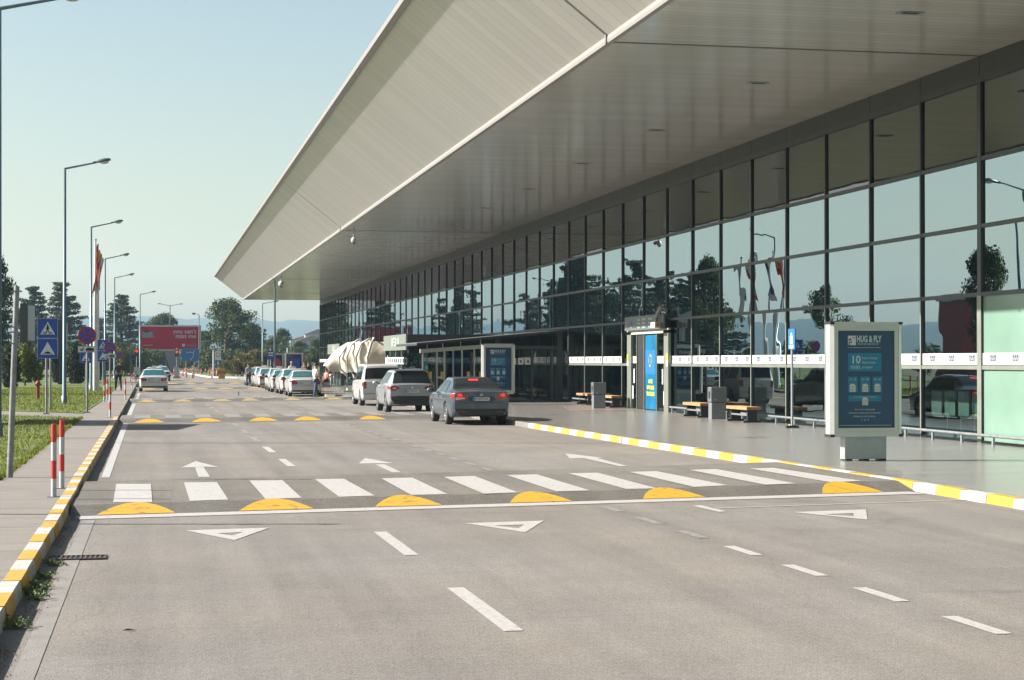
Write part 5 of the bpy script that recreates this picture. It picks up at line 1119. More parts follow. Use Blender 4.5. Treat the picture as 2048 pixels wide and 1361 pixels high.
# ------------------------------------------------------------------ street lamps
LH = 9.95
def lamp_proto():
    o = empty('street_lamp')
    q = MB(); q.tube([(0, 0, 0), (0, 0, 0.35), (0, 0, 0.36), (0, 0, LH)], [0.115, 0.115, 0.085, 0.05], 'lamp_pole', 10); q.box((0, 0, 0.02), (0.34, 0.34, 0.04), 'galv'); q.build('pole', o)
    q = MB(); q.tube([(0, 0, LH - 0.02), (1.25, 0, LH + 0.26)], [0.045, 0.035], 'lamp_pole', 8); q.build('arm', o)
    q = MB(); vs = []
    secs = [(1.15, 0.05, 0.05), (1.3, 0.07, 0.07), (1.4, 0.13, 0.10), (1.62, 0.16, 0.12), (1.80, 0.13, 0.09), (1.88, 0.05, 0.04)]
    for (x, w, h) in secs:
        for k in range(12): a = 2 * PI * k / 12; vs.append((x, w * math.cos(a), LH + 0.26 + (x - 1.2) * 0.2 + max(-0.03, h * math.sin(a))))
    q.add(vs, [(i * 12 + k, i * 12 + (k + 1) % 12, (i + 1) * 12 + (k + 1) % 12, (i + 1) * 12 + k) for i in range(5) for k in range(12)] + [tuple(range(12)), tuple(range(60, 72))], 'lamp_head', True); hd = q.build('lamp_head', o)
    q = MB(); q.sphere((1.60, 0, LH + 0.31), (0.20, 0.125, 0.10), 'lamp_glass', 12, 6); q.build('lens', hd)
    return o
lamp = lamp_proto(); p = D(-4, 41.5, 0.12); lamp.location = p; tag(lamp, 'street lamp at the left picture edge, nearest of the row', 'street lamp', 'street lamps along the left pavement')
lb = ['second street lamp of the left row, tall and closest fully visible', 'third street lamp of the left row, beside the flagpole', 'fourth street lamp of the left row', 'fifth street lamp of the left row', 'sixth street lamp, in front of the red billboard edge']
for k, (px, zc) in enumerate(((129, 73.7), (182, 106), (210, 139), (229, 171), (280, 214))):
    dup(lamp, D(px, zc, 0.12), 0, lb[k])
lamp.scale = (1.05, 1, 1.027)
t = dup(lamp, D(525, 205, 0.1), 0, 'thin street lamp under the canopy tip, left of the two poles', (1, 1, 0.86)); t['group'] = 'street lamps beyond the canopy'
p = D(549.5, 150, 0.12); o = empty('lamp_mast', p); tag(o, 'tall grey mast rising in front of the canopy tip', 'mast')
q = MB(); q.tube([(0, 0, 0), (0, 0, HT(557, 150) - 0.1)], [0.11, 0.06], 'lamp_pole', 10); q.box((0, 0, 0.02), (0.4, 0.4, 0.04), 'galv'); q.build('pole', o); q = MB(); q.sphere((0, 0, HT(557, 150) - 0.1), 0.09, 'lamp_head', 8, 6); q.build('cap', o)
p = D(340, 300, 0); o = empty('double_street_lamp', p); tag(o, 'far twin-armed street lamp above the red billboard', 'street lamp'); hh = HT(612, 300)
q = MB(); q.tube([(0, 0, 0), (0, 0, hh)], [0.12, 0.07], 'lamp_pole', 8); q.build('pole', o)
for s in (-1, 1):
    q = MB(); q.tube([(0, 0, hh), (s * 1.6, 0, hh + 0.3)], 0.05, 'lamp_pole', 6); q.build('arm', o); q = MB(); q.sphere((s * 1.85, 0, hh + 0.33), (0.35, 0.15, 0.08), 'lamp_head', 10, 6); q.build('lamp_head', o)
p = D(398, 250, 0); o = empty('flood_lamp', p); tag(o, 'dark flood lamp on a pole left of the big bushy tree', 'flood lamp'); hh = HT(630, 250)
q = MB(); q.tube([(0, 0, 0), (0, 0, hh)], 0.06, 'galv', 6); q.tube([(0, 0, hh), (-0.6, 0, hh + 0.15)], 0.04, 'galv', 6); q.build('pole', o); q = MB(); q.box((-0.75, 0, hh + 0.15), (0.4, 0.3, 0.25), 'black'); q.build('lamp_head', o)

# ------------------------------------------------------------------ flagpoles
fp = D(190.5, 105.7, 0.12); FH = 9.1
def flagpole(loc, mats_, label, flag=True):
    o = empty('flagpole', loc); tag(o, label, 'flagpole', 'flagpoles on the left lawn')
    q = MB(); q.tube([(0, 0, 0), (0, 0, 2.2), (0, 0, FH)], [0.13, 0.125, 0.05], 'white_pole', 12); q.sphere((0, 0, FH + 0.05), 0.07, 'galv', 8, 6); q.build('pole', o)
    q = MB(); nu, nv = 10, 18; rn = random.Random(len(label)); 
    cols = {}
    for i in range(nu):
        for j in range(nv):
            def pnt(a, c):
                u = a / nu; w = c / nv
                fold = math.sin(u * 9 + w * 2.5) * 0.10 * (0.3 + u)
                return (0.07 + u * 0.28 * (1 - w * 0.2) + fold * 0.6 - (0.42 * u * w if u > 0.4 else 0) * 1.0, fold - 0.15 * u, FH - 0.2 - w * 2.3 - u * 0.75)
            q.add([pnt(i, j), pnt(i + 1, j), pnt(i + 1, j + 1), pnt(i, j + 1)], [(0, 1, 2, 3)], mats_[(i * len(mats_) // nu + (j // 5)) % len(mats_)] if len(mats_) > 1 else mats_[0], True)
    q.build('flag', o); return o
flagpole(fp, ['flag_red', 'flag_red', 'flag_red', 'flag_red', 'flag_yellow', 'flag_red', 'flag_red'], 'white flagpole with a limp red and yellow flag')
for k, (dx, dy, mm) in enumerate(((-0.10, 2.4, ['flag_white', 'flag_dark']), (-0.02, 4.8, ['flag_red', 'flag_white']), (-0.22, 7.2, ['flag_dark', 'flag_white']))):
    flagpole(fp + Vector((dx, dy, 0)), mm, ['second flagpole just behind the red-flagged one', 'third flagpole behind the red-flagged one', 'last flagpole behind the red-flagged one'][k])

# ------------------------------------------------------------------ traffic signs (left)
def sq_sign(o, cx, cz, s, kind, y=-0.05):
    q = MB(); q.box((cx, y, cz), (s, 0.025, s), 'sign_blue')
    a = s * 0.36; yy = y - 0.0145; tri = [(cx - a, cz - a * 0.85), (cx + a, cz - a * 0.85), (cx, cz + a * 0.95)]
    for (x0, x1, z0, z1) in ((-.5, .5, .485, .5), (-.5, .5, -.5, -.485), (-.5, -.485, -.485, .485), (.485, .5, -.485, .485)): q.b2((cx + x0 * s, yy + 0.001, cz + z0 * s), (cx + x1 * s, yy + 0.002, cz + z1 * s), 'alu')
    q.quad([(x, yy, z) for x, z in tri], 'sign_white'); yb = yy - 0.003
    if kind == 'hump':
        h = [(-0.82, 0), (-0.5, 0.06), (-0.25, 0.26), (0, 0.34), (0.25, 0.26), (0.5, 0.06), (0.82, 0)]
        q.quad([(cx + x * a, yb, cz - a * 0.74 + z * a) for x, z in h[::-1]], 'black')
    else:
        def st(x0, z0, x1, z1, w):
            d = Vector((x1 - x0, 0, z1 - z0)).normalized(); n_ = Vector((-d.z, 0, d.x)) * w * a / 2
            A = Vector((cx + x0 * a, yb, cz + z0 * a)); B = Vector((cx + x1 * a, yb, cz + z1 * a)); q.quad([A - n_, B - n_, B + n_, A + n_], 'black')
        st(0, 0.36, 0, -0.15, 0.28); st(0, -0.1, -0.28, -0.78, 0.13); st(0, -0.1, 0.26, -0.78, 0.13); st(0, 0.25, -0.22, -0.08, 0.09); st(0, 0.25, 0.24, -0.05, 0.09)
        q.tube([(cx, yb + 0.001, cz + 0.50 * a), (cx, yb - 0.001, cz + 0.50 * a)], 0.11 * a, 'black', 10)
        for x in (-0.62, -0.42, 0.42, 0.62): st(x, -0.80, x * 0.85, -0.5, 0.10)
    q.build('sign_board', o)
def sign_post(px, zc, z, label, H, r_=0.035, name='traffic_sign', cat='traffic sign'):
    p = D(px, zc, z); o = empty(name, p); tag(o, label, cat); q = MB(); q.tube([(0, 0, 0), (0, 0, H)], r_, 'galv', 8); q.box((0, 0, 0.02), (0.2, 0.2, 0.04), 'galv'); q.build('pole', o); return o
o = sign_post(93, 60, 0.12, 'blue pedestrian-crossing sign above a blue speed-hump sign, nearest pair', 3.27, 0.04); sq_sign(o, 0.04, 2.94, 0.68, 'ped'); sq_sign(o, 0.04, 2.25, 0.68, 'hump')
o = sign_post(206, 100, 0.12, 'farther blue crossing and hump sign pair, half hidden behind the flagpole', 3.1); sq_sign(o, 0, 2.72, 0.62, 'ped'); sq_sign(o, 0, 2.09, 0.62, 'hump')
o = sign_post(172, 92, 0.12, 'small blue hump sign below the nearest no-stopping sign', 2.5); sq_sign(o, 0, 2.02, 0.62, 'hump')
o = sign_post(101, 66, 0.12, 'grey sign post standing behind the nearest blue signs', 2.2)
q = MB(); q.box((0.03, 0, 2.35), (0.5, 0.03, 0.6), 'sign_back'); q.build('sign_board', o)
def no_stop(px, py, zc, label, plate=True, rr=0.315):
    cz = HT(py, zc) - 0.12; o = sign_post(px, zc, 0.12, label, cz + 0.3); q = MB(); y = -0.06
    def disc(r0, yy, m): q.tube([(0, yy + 0.006, cz), (0, yy, cz)], r0, m, 28)
    disc(rr, y, 'sign_red'); disc(rr * 0.80, y - 0.008, 'sign_blue')
    for an in (PI / 4, -PI / 4): q.box((0, y - 0.011, cz), (rr * 1.65, 0.004, rr * 0.17), 'sign_red', mtx=Matrix.Rotation(an, 3, 'Y'))
    q.build('sign_board', o)
    if plate:
        q = MB(); z2 = cz - rr - 0.17; q.box((0, y, z2), (rr * 2.0, 0.02, 0.23), 'sign_white')
        for (x0, x1, z0, z1) in ((-.75, -.42, -.05, .0), (-.5, -.36, 0, .05), (-.15, .75, -.04, .03), (.0, .5, .03, .055), (-.1, .7, -.075, -.05)): q.b2((x0 * rr, y - 0.014, z2 + z0), (x1 * rr, y - 0.0105, z2 + z1), 'black')
        for (x0, x1, z0, z1) in ((-.98, .98, .098, .107), (-.98, .98, -.107, -.098)): q.b2((x0 * rr, y - 0.0135, z2 + z0), (x1 * rr, y - 0.0105, z2 + z1), 'black')
        q.build('sub_plate', o)
    return o
no_stop(174.5, 671.5, 61.6, 'round red and blue no-stopping sign with tow plate, nearest')
no_stop(220, 694.5, 96, 'second no-stopping sign with tow plate, right of the flagpole')
no_stop(240, 710, 140, 'third and farthest no-stopping sign on the left pavement', False)
o = sign_post(262, 150, 0.12, 'thin post with small dark sign at the left pavement end', 2.4); q = MB(); q.tube([(0, -0.05, 2.1), (0, -0.06, 2.1)], 0.15, 'sign_blue', 16); q.build('sign_board', o)
# leaning galvanised pole with cross brackets
p = G(20, 955, 0.12); o = empty('bracket_pole', p); tag(o, 'leaning galvanised pole with small cross brackets, nearest on the left', 'pole'); lean = 0.10
q = MB(); q.tube([(0, 0, -0.05), (lean, 0, 3.0)], [0.05, 0.042], 'galv', 8); q.build('pole', o)
for z, w in ((2.92, 0.17), (2.36, 0.15), (2.28, 0.13), (2.10, 0.15)): q = MB(); q.box((lean * z / 3, -0.05, z), (w, 0.03, 0.025), 'galv'); q.build('bracket', o)
t = dup(o, D(-143, 20.9, 0.12), 0, 'pole with cross brackets left of the picture, whose shadow crosses the road')
# hydrant
p = D(76, 84, 0.13); o = empty('hydrant', p); tag(o, 'dark red fire hydrant on the lawn', 'hydrant')
q = MB(); q.tube([(0, 0, 0), (0, 0, 0.55), (0, 0, 0.6)], [0.085, 0.085, 0.10], 'hydrant', 12); q.build('barrel', o)
q = MB(); q.sphere((0, 0, 0.72), (0.12, 0.12, 0.14), 'hydrant', 12, 8); q.tube([(0, 0, 0.8), (0, 0, 0.9)], 0.035, 'hydrant', 6); q.build('cap', o)
q = MB(); q.tube([(0, 0, 0.68), (0.17, 0, 0.68)], 0.05, 'hydrant', 8); q.tube([(0, 0, 0.68), (-0.14, -0.05, 0.68)], 0.04, 'hydrant', 8); q.build('outlet', o)
# bollards
def bollard_proto():
    o = empty('bollard'); q = MB()
    for k, (z0, z1) in enumerate(((0, 0.245), (0.245, 0.49), (0.49, 0.735), (0.735, 0.98))): q.tube([(0, 0, z0), (0, 0, z1)], 0.036, 'post_white' if k % 2 == 0 else 'post_red', 14, k == 3)
    q.build('post', o); q = MB(); q.box((0, 0, 0.004), (0.17, 0.12, 0.008), 'galv'); q.build('base_plate', o); return o
bo = bollard_proto(); bo.location = G(108.5, 994, 0.12); tag(bo, 'red and white bollard, nearest to the camera', 'bollard', 'red and white bollards')
dup(bo, G(124.5, 977, 0.12), 0, 'second red and white bollard, just behind the nearest')
dup(bo, G(220.5, 835, 0.12), 0, 'red and white bollard by the kerb next to the second crossing')
dup(bo, G(251, 801, 0.12), 0, 'red and white bollard by the kerb near the walking person')
dup(bo, D(264, 112, .12), 0, 'thin far bollard ahead of the left-lane taxi, left one'); dup(bo, D(272, 135, .12), 0, 'thin far bollard ahead of the left-lane taxi, right one')
dup(bo, D(209, 78, .12), 0, 'bollard on the grass edge, left of a close pair'); dup(bo, D(215, 82, .12), 0, 'bollard on the grass edge, right of a close pair')
rb = empty('red_post', D(373, 205)); q = MB(); q.tube([(0, 0, 0), (0, 0, 1.0)], 0.08, 'post_red', 8); q.tube([(0, 0, 0.55), (0, 0, 0.7)], 0.083, 'post_white', 8); q.build('post', rb); q = MB(); q.box((0, 0, .02), (.25, .25, .04), 'trim'); q.build('base_plate', rb)
tag(rb, 'far red post just right of the barrier machine', 'post', 'far red posts')
for px, zc in ((366, 225), (386, 195), (403, 235), (424, 196), (430, 200), (434, 205), (419, 240), (395, 262), (348, 240), (379, 255), (412, 262), (287, 190), (294, 235), (301, 238)):
    dup(rb, D(px, zc), 0, 'far red post standing near the end of the road')

# ------------------------------------------------------------------ billboards, far furniture
p = D(339.5, 265, 0); o = empty('billboard', p); tag(o, 'large red billboard reading you can\'t miss me on a slanted grey column', 'billboard')
z0, z1 = HT(702, 265), HT(651, 265); W = 123 / F * 265
q = MB(); q.b2((-W / 2, -0.25, z0), (W / 2, 0.25, z1), 'alu'); q.build('frame', o)
q = MB(); q.b2((-W / 2 + 0.22, -0.30, z0 + 0.22), (W / 2 - 0.22, -0.24, z1 - 0.22), 'bb_red'); pn = q.build('panel', o)
q = MB(); zt = z1
q.text("you can't", (W / 2 - 0.7, -0.32, z1 - 0.95), 0.95, 'sign_white', '-y', 'RIGHT', bold=0.01); q.text('miss me', (W / 2 - 0.7, -0.32, z1 - 1.65), 0.95, 'sign_white', '-y', 'RIGHT', bold=0.01)
q.build('lettering', pn); q = MB(); q.quad([(-W / 2 + 0.6, -0.32, z1 - 1.0), (-W / 2 + 2.1, -0.32, z1 - 1.0), (-W / 2 + 2.35, -0.32, z1 - 1.9), (-W / 2 + 0.6, -0.32, z1 - 1.9)], 'concrete'); q.quad([(-W / 2 + 0.7, -0.325, z1 - 0.75), (-W / 2 + 1.7, -0.325, z1 - 0.8), (-W / 2 + 1.5, -0.325, z1 - 1.15), (-W / 2 + 0.9, -0.325, z1 - 1.1)], 'trim')
q.build('picture', pn); q = MB(); q.b2((-W / 2 + 0.7, -0.33, z0 + 0.75), (-W / 2 + 2.1, -0.32, z0 + 0.9), 'bb_orange'); q.build('small_print', pn); q = MB(); q.b2((W / 2 - 2.1, -0.33, z0 + 0.75), (W / 2 - 0.7, -0.32, z0 + 0.88), 'concrete'); q.b2((W / 2 - 2.8, -0.33, z0 + 0.65), (W / 2 - 2.4, -0.32, z0 + 1.05), 'sign_white'); q.build('logo', pn)
q = MB(); x0 = (330 - 339.5) / F * 265; q.prism([(-0.8, z0), (1.4, z0), (1.4, 0), (0.25, 0)], -0.2, 0.3, 'concrete'); q.build('column', o)
p = D(380.5, 215, 0); o = empty('direction_sign', p); tag(o, 'blue roundabout direction sign with white curving arrows', 'sign'); zz0, zz1 = HT(723, 215), HT(697, 215)
q = MB(); q.prism(rr4(-1.05, 1.05, zz0, zz1, 0.15), -0.03, 0.03, 'sign_cyan'); q.build('sign_board', o)
q = MB(); zc_ = (zz0 + zz1) / 2; q.tube([(-0.5, -0.04, zc_ + 0.25), (0.0, -0.04, zc_ + 0.33), (0.35, -0.04, zc_ + 0.22), (0.42, -0.04, zc_ - 0.1), (0.25, -0.04, zc_ - 0.4), (0.05, -0.04, zc_ - 0.55), (0.05, -0.04, zc_ - 0.75)], 0.035, 'sign_white', 6); q.tube([(0.38, -0.04, zc_ + 0.2), (0.48, -0.04, zc_ + 0.5)], 0.04, 'sign_white', 6); q.build('arrow', o)
q = MB(); q.tube([(-0.5, 0.05, 0), (-0.5, 0.05, zz0)], 0.05, 'galv', 8); q.tube([(0.5, 0.05, 0), (0.5, 0.05, zz0)], 0.05, 'galv', 8); q.build('pole', o)
for px, zc, lbl in ((353.5, 195, 'red traffic light on a post at the centre barrier machine'), (273.5, 175, 'red traffic light on a post at the left barrier machine')):
    o = empty('barrier_light', D(px, zc)); tag(o, lbl, 'traffic light', 'barrier traffic lights')
    q = MB(); q.tube([(0, 0, 0.2), (0, 0, 3.4)], 0.05, 'galv', 8); q.build('post', o)
    q = MB(); q.box((0, -0.05, 2.8), (0.42, 0.3, 0.75), 'black'); q.build('housing', o)
    q = MB(); q.tube([(0, -0.20, 2.92), (0, -0.215, 2.92)], 0.14, 'light_red', 14); q.build('lamp', o)
    q = MB(); q.box((0, 0, 0.75), (0.55, 0.5, 1.1), 'sign_back'); q.box((0, 0, 0.10), (0.8, 0.9, 0.2), 'barrel'); q.build('machine', o)
o = empty('camera_post', D(427, 200)); tag(o, 'white camera post left of the small blue sign', 'post'); q = MB(); q.tube([(0, 0, 0), (0, 0, 3.4)], 0.09, 'white_pole', 8); q.build('post', o); q = MB(); q.box((-0.15, 0, 3.4), (0.45, 0.2, 0.16), 'white_pole'); q.build('camera', o)
o = sign_post(436, 205, 0, 'white restriction sign above a blue wheelchair sign near the road end', 3.2); q = MB(); q.box((0, -0.05, 2.55), (0.72, 0.03, 1.0), 'sign_white'); q.tube([(0, -0.068, 2.65), (0, -0.075, 2.65)], 0.27, 'sign_red', 16); q.tube([(0, -0.076, 2.65), (0, -0.08, 2.65)], 0.2, 'sign_white', 16); q.build('sign_board', o)
q = MB(); q.box((0, -0.05, 1.7), (0.62, 0.03, 0.6), 'sign_cyan'); q.tube([(0, -0.068, 1.8), (0, -0.075, 1.8)], 0.08, 'sign_white', 8); q.box((0.02, -0.07, 1.62), (0.25, 0.01, 0.2), 'sign_white'); q.build('wheelchair_sign', o)
o = empty('warning_barrel', D(443.5, 190)); tag(o, 'round yellow barrel with dark writing at the road edge', 'barrel')
q = MB(); oc = [(0.55 * math.cos(PI / 8 + k * PI / 4), 0.72 + 0.52 * math.sin(PI / 8 + k * PI / 4)) for k in range(8)]; q.prism(oc, -0.22, 0.22, 'barrel'); q.b2((-0.36, -0.2, 0), (0.36, 0.2, 0.26), 'barrel'); q.build('barrel_body', o); q = MB(); q.text('STOP', (0, -0.235, 0.66), 0.34, 'black', '-y', bold=0.01); q.build('lettering', o)
def totem(px, zc, ztop, zbot, wd, label):
    p = D(px, zc, 0.12); o = empty('totem_billboard', p); tag(o, label, 'billboard')
    q = MB(); q.box((0, 0, (ztop + zbot) / 2), (0.6, wd, ztop - zbot), 'black'); q.build('case', o)
    o.rotation_euler = (0, 0, -0.17)
    q = MB(); q.box((0.31, 0, (ztop + zbot) / 2), (0.02, wd - 0.3, ztop - zbot - 0.3), 'steel'); q.build('screen', o)
    for s in (-1, 1): q = MB(); q.box((0, s * wd * 0.3, zbot / 2), (0.35, 0.35, zbot), 'black'); q.build('leg', o)
    return o
totem(55, 145, HT(611, 145), HT(688, 145), 2.6, 'black two-legged totem billboard with a grey screen on the lawn')
totem(124, 135, HT(646, 135), HT(708, 135), 1.2, 'narrow dark totem billboard right behind the second street lamp')
# elevated billboard beyond the left picture edge (its shadow lies across the road)
bx = G(50, 850, 0).x - 3.1; totem(0, 50, 4.9, 2.0, 4.6, 'large two-legged billboard on the lawn left of the picture').location = (-6.9, 54.0, 0.12)
o = empty('red_wall_billboard', (-30, 137, 0)); tag(o, 'big red panel building on the far side, seen only as a reflection', 'building'); q = MB(); q.b2((-2, -2.5, 0.5), (0, 2.5, 6.9), 'brick_red'); q.b2((-2.2, -2.7, 6.9), (0.2, 2.7, 7.1), 'steel'); q.build('panel', o); q = MB(); q.b2((-1.8, -2.3, 0), (-0.2, 2.3, 0.5), 'concrete'); q.build('plinth', o)
# bus stop sign and advert shelters at the far right
o = sign_post(541.5, 150, 0.12, 'blue and white bus stop sign above the taxi queue', 2.9, 0.06); q = MB(); q.box((0, -0.08, 2.3), (0.55, 0.04, 0.75), 'sign_blue'); q.box((0, -0.105, 2.5), (0.4, 0.01, 0.1), 'sign_white'); q.box((0, -0.105, 2.3), (0.4, 0.01, 0.1), 'sign_white'); q.build('sign_board', o)
def shelter(px, zc, w, label, acc):
    o = empty('advert_shelter', D(px, zc, 0.12)); tag(o, label, 'shelter', 'white framed advert shelters')
    q = MB(); q.b2((-w / 2, -0.1, 0), (-w / 2 + 0.1, 0.1, 2.35), 'white_pole'); q.b2((w / 2 - 0.1, -0.1, 0), (w / 2, 0.1, 2.35), 'white_pole'); q.b2((-w / 2, -0.1, 2.35), (w / 2, 0.1, 2.46), 'white_pole'); q.build('frame', o)
    q = MB(); q.b2((-w / 2 + 0.1, -0.03, 0.3), (w / 2 - 0.1, 0.03, 2.35), 'shelter_glass'); 
    if acc: q.sphere((0.1, -0.03, 1.6), (0.38, 0.02, 0.45), 'sign_red', 14, 8)
    else: q.b2((-0.3, -0.04, 0.9), (0.45, -0.032, 2.0), 'sign_blue')
    q.build('panel', o)
shelter(551, 152, 1.35, 'white framed advert shelter with a red emblem, left one', True); shelter(588, 140, 1.42, 'white framed advert shelter with a blue poster, right one', False)
o = empty('white_post', D(575, 145, .12)); tag(o, 'short white post above the right advert shelter', 'post'); q = MB(); q.tube([(0, 0, 0), (0, 0, 2.9)], 0.06, 'white_pole', 8); q.build('post', o)

# ------------------------------------------------------------------ plants
rt = random.Random(21)
def rvec():
    while True:
        v = Vector((rt.uniform(-1, 1), rt.uniform(-1, 1), rt.uniform(-1, 1)))
        if 0.05 < v.length < 1: return v.normalized()
def leaves(q, c, rad, n, s, m, flat=0.0):
    vs = []; fs = []
    for _ in range(n):
        d = rvec(); rr = rt.random() ** 0.45; p = Vector(c) + Vector((d.x * rad[0], d.y * rad[1], d.z * rad[2])) * rr
        a = rvec(); b_ = a.cross(rvec())
        if b_.length < 0.1: continue
        b_.normalize(); k = s * rt.uniform(0.6, 1.3); a = a * k; b_ = b_ * k * 0.55
        if flat: a.z *= (1 - flat); b_.z *= (1 - flat)
        o = len(vs); vs += [p - a, p + b_, p + a, p - b_]; fs.append((o, o + 1, o + 2, o + 3))
    q.add(vs, fs, m)
def limb(q, a, b_, r0, r1): 
    a = Vector(a); b_ = Vector(b_); mid = (a + b_) / 2 + Vector((rt.uniform(-1, 1), rt.uniform(-1, 1), 0.3)) * (b_ - a).length * 0.06
    q.tube([a, mid, b_], [r0, (r0 + r1) / 2, r1], 'trunk', 7)
def tree(kind, H, W, m, seed, name='tree'):
    global rt; rt = random.Random(seed); o = empty(name); t = MB(); c = MB()
    if kind == 'pine':
        t.tube([(0, 0, 0), (0.1, 0, H * 0.4), (0, 0.1, H * 0.75), (0.1, 0, H * 0.97)], [H * 0.028, H * 0.022, H * 0.014, 0.03], 'trunk', 8)
        nl = 15
        for i in range(nl):
            z = H * (0.20 + 0.78 * i / (nl - 1)); env = W / 2 * (1.0 if i < 7 else 1.0 - (i - 7) / 9.5) * rt.uniform(0.75, 1.12)
            nb = 6 if i < nl - 3 else 3; a0 = rt.random() * 6
            for k in range(nb):
                if rt.random() < 0.14: continue
                a = a0 + k * 2 * PI / nb + rt.uniform(-0.35, 0.35); L_ = env * rt.uniform(0.6, 1.1)
                e = (math.cos(a) * L_, math.sin(a) * L_, z + L_ * rt.uniform(0.0, 0.28)); limb(t, (0, 0, z), e, H * 0.008, 0.02)
                for f_ in (0.45, 0.75, 1.0):
                    cx = (e[0] * f_, e[1] * f_, z + (e[2] - z) * f_ + 0.15)
                    leaves(c, cx, (W * 0.10, W * 0.10, H * 0.028), 85, 0.17, m, 0.35)
        leaves(c, (0.1, 0, H * 0.97), (W * 0.08, W * 0.08, H * 0.05), 120, 0.15, m)
    elif kind == 'broad':
        t.tube([(0, 0, 0), (0.1, 0.05, H * 0.25), (0, 0, H * 0.5), (0.1, 0, H * 0.8)], [H * 0.03, H * 0.024, H * 0.018, 0.04], 'trunk', 8)
        for i in range(34):
            a = rt.random() * 2 * PI; u = rt.random(); z = H * (0.25 + 0.70 * u); env = W / 2 * math.sin(PI * min(1, 0.18 + 0.80 * u)) ** 0.7; L_ = env * rt.uniform(0.35, 0.95)
            e = (math.cos(a) * L_, math.sin(a) * L_, z); limb(t, (0, 0, z * 0.7), e, H * 0.009, 0.015)
            s_ = rt.uniform(0.12, 0.2); leaves(c, e, (W * s_, W * s_, H * s_ * 0.55), 260, 0.16, m)
            if u > 0.6: leaves(c, (e[0] * 1.1, e[1] * 1.1, z + H * 0.05), (W * 0.12, W * 0.12, H * 0.05), 60, 0.12, m)
    elif kind == 'cone':
        t.tube([(0, 0, 0), (0, 0, H * 0.5)], [0.08, 0.04], 'trunk', 6)
        for i in range(26):
            u = i / 25; leaves(c, (rt.uniform(-.08, .08), rt.uniform(-.08, .08), H * (0.05 + 0.9 * u)), (W / 2 * (math.sin(PI * (0.22 + 0.74 * u)) ** 0.8), W / 2 * (math.sin(PI * (0.22 + 0.74 * u)) ** 0.8), H * 0.055), 230, 0.09, m)
    elif kind == 'bush':
        t.tube([(0, 0, 0), (0, 0, H * 0.4)], [0.06, 0.03], 'trunk', 6)
        for i in range(14):
            a = rt.random() * 6.28; L_ = rt.random() * W * 0.36; z = H * rt.uniform(0.2, 0.72)
            leaves(c, (math.cos(a) * L_, math.sin(a) * L_, z), (W * 0.17, W * 0.17, H * 0.22), 170, 0.12, m)
    t.build('trunk', o); c.build('crown', o); return o
PT = {'pineA': tree('pine', 12, 6.2, 'pine', 1, 'pine_tree'), 'pineB': tree('pine', 12, 7.2, 'pine', 2, 'pine_tree'), 'broadA': tree('broad', 10, 9, 'leaf', 3, 'broadleaf_tree'), 'broadB': tree('broad', 10, 7, 'leaf', 4, 'broadleaf_tree'),
      'cone': tree('cone', 3.4, 1.7, 'leaf_cone', 5, 'conifer_shrub'), 'bush': tree('bush', 3, 4, 'leaf', 6, 'bush'), 'bushO': tree('bush', 3, 4, 'leaf_olive', 7, 'bush'), 'young': tree('bush', 2.2, 1.6, 'leaf_yellow', 8, 'young_tree')}
BH = {'pineA': 12, 'pineB': 12, 'broadA': 10, 'broadB': 10, 'cone': 3.4, 'bush': 3, 'bushO': 3, 'young': 2.2}
used = set()
def plant(kind, px, zc, H, label, cat, group, wx=1.0, z=0.1, rot=None, xy=None):
    p = D(px, zc, z) if xy is None else Vector((xy[0], xy[1], z)); s = H / BH[kind]; sc = (s * wx, s * wx, s); r_ = rt.uniform(0, 6.28) if rot is None else rot
    if kind not in used: used.add(kind); o = PT[kind]; o.location = p; o.scale = sc; o.rotation_euler = (0, 0, r_); o['label'] = label
    else: o = dup(PT[kind], p, r_, label, sc)
    o['category'] = cat; o['group'] = group; return o
gp = 'pines behind the left lawn'; gb = 'broadleaf trees along the roads'; gc = 'dark cone shrubs on the lawn'; gh = 'bushes closing the background'
plant('pineA', 124, 293, 14.6, 'tall dark pine left of the flagpole', 'tree', gp, 1.0)
plant('pineB', 243, 325, 13.8, 'wide dark pine behind the street lamps left of the red billboard', 'tree', gp, 1.02)
plant('pineB', -48, 236, 15.0, 'big dark pine at the left picture edge', 'tree', gp, 0.9)
plant('broadB', -22, 150, 11.4, 'leafy tree cut by the left picture edge', 'tree', gb, 0.62)
plant('pineA', 196, 345, 9.5, 'smaller pine between the two tall ones', 'tree', gp, 1.1)
plant('broadB', 326, 340, 11.0, 'green tree top showing above the red billboard', 'tree', gb, 1.2)
plant('broadA', 452, 262, 10.9, 'big bushy tree between billboard and canopy tip', 'tree', gb, 1.05)
plant('broadB', 498, 268, 7.6, 'lower right neighbour of the big bushy tree', 'tree', gb, 1.2)
plant('broadB', 412, 275, 6.5, 'lower tree behind the right end of the red billboard', 'tree', gb, 1.2)
plant('broadA', 566, 300, 7.2, 'round dark tree below the canopy tip', 'tree', gb, 0.85)
plant('broadA', 600, 290, 5.0, 'low dark tree left of the glass building end', 'tree', gb, 1.1)
plant('broadA', 540, 300, 5.4, 'low dark tree beside the thin street lamp', 'tree', gb, 1.1)
plant('broadB', 634, 225, 4.6, 'dark tree touching the glass building end', 'tree', gb, 1.0)
plant('cone', 152, 139, 3.3, 'dark cone shrub left of the no-stopping sign, biggest', 'shrub', gc, 1.0)
plant('cone', 188, 150, 3.0, 'dark cone shrub behind the flagpole', 'shrub', gc, 1.0)
plant('cone', 22, 118, 3.0, 'dark cone shrub at the left behind the leaning pole', 'shrub', gc, 0.9)
plant('cone', 36, 150, 2.8, 'dark cone shrub beside the totem billboard legs', 'shrub', gc, 0.9)
plant('cone', 118, 145, 2.9, 'dark cone shrub behind the second street lamp', 'shrub', gc, 1.0)
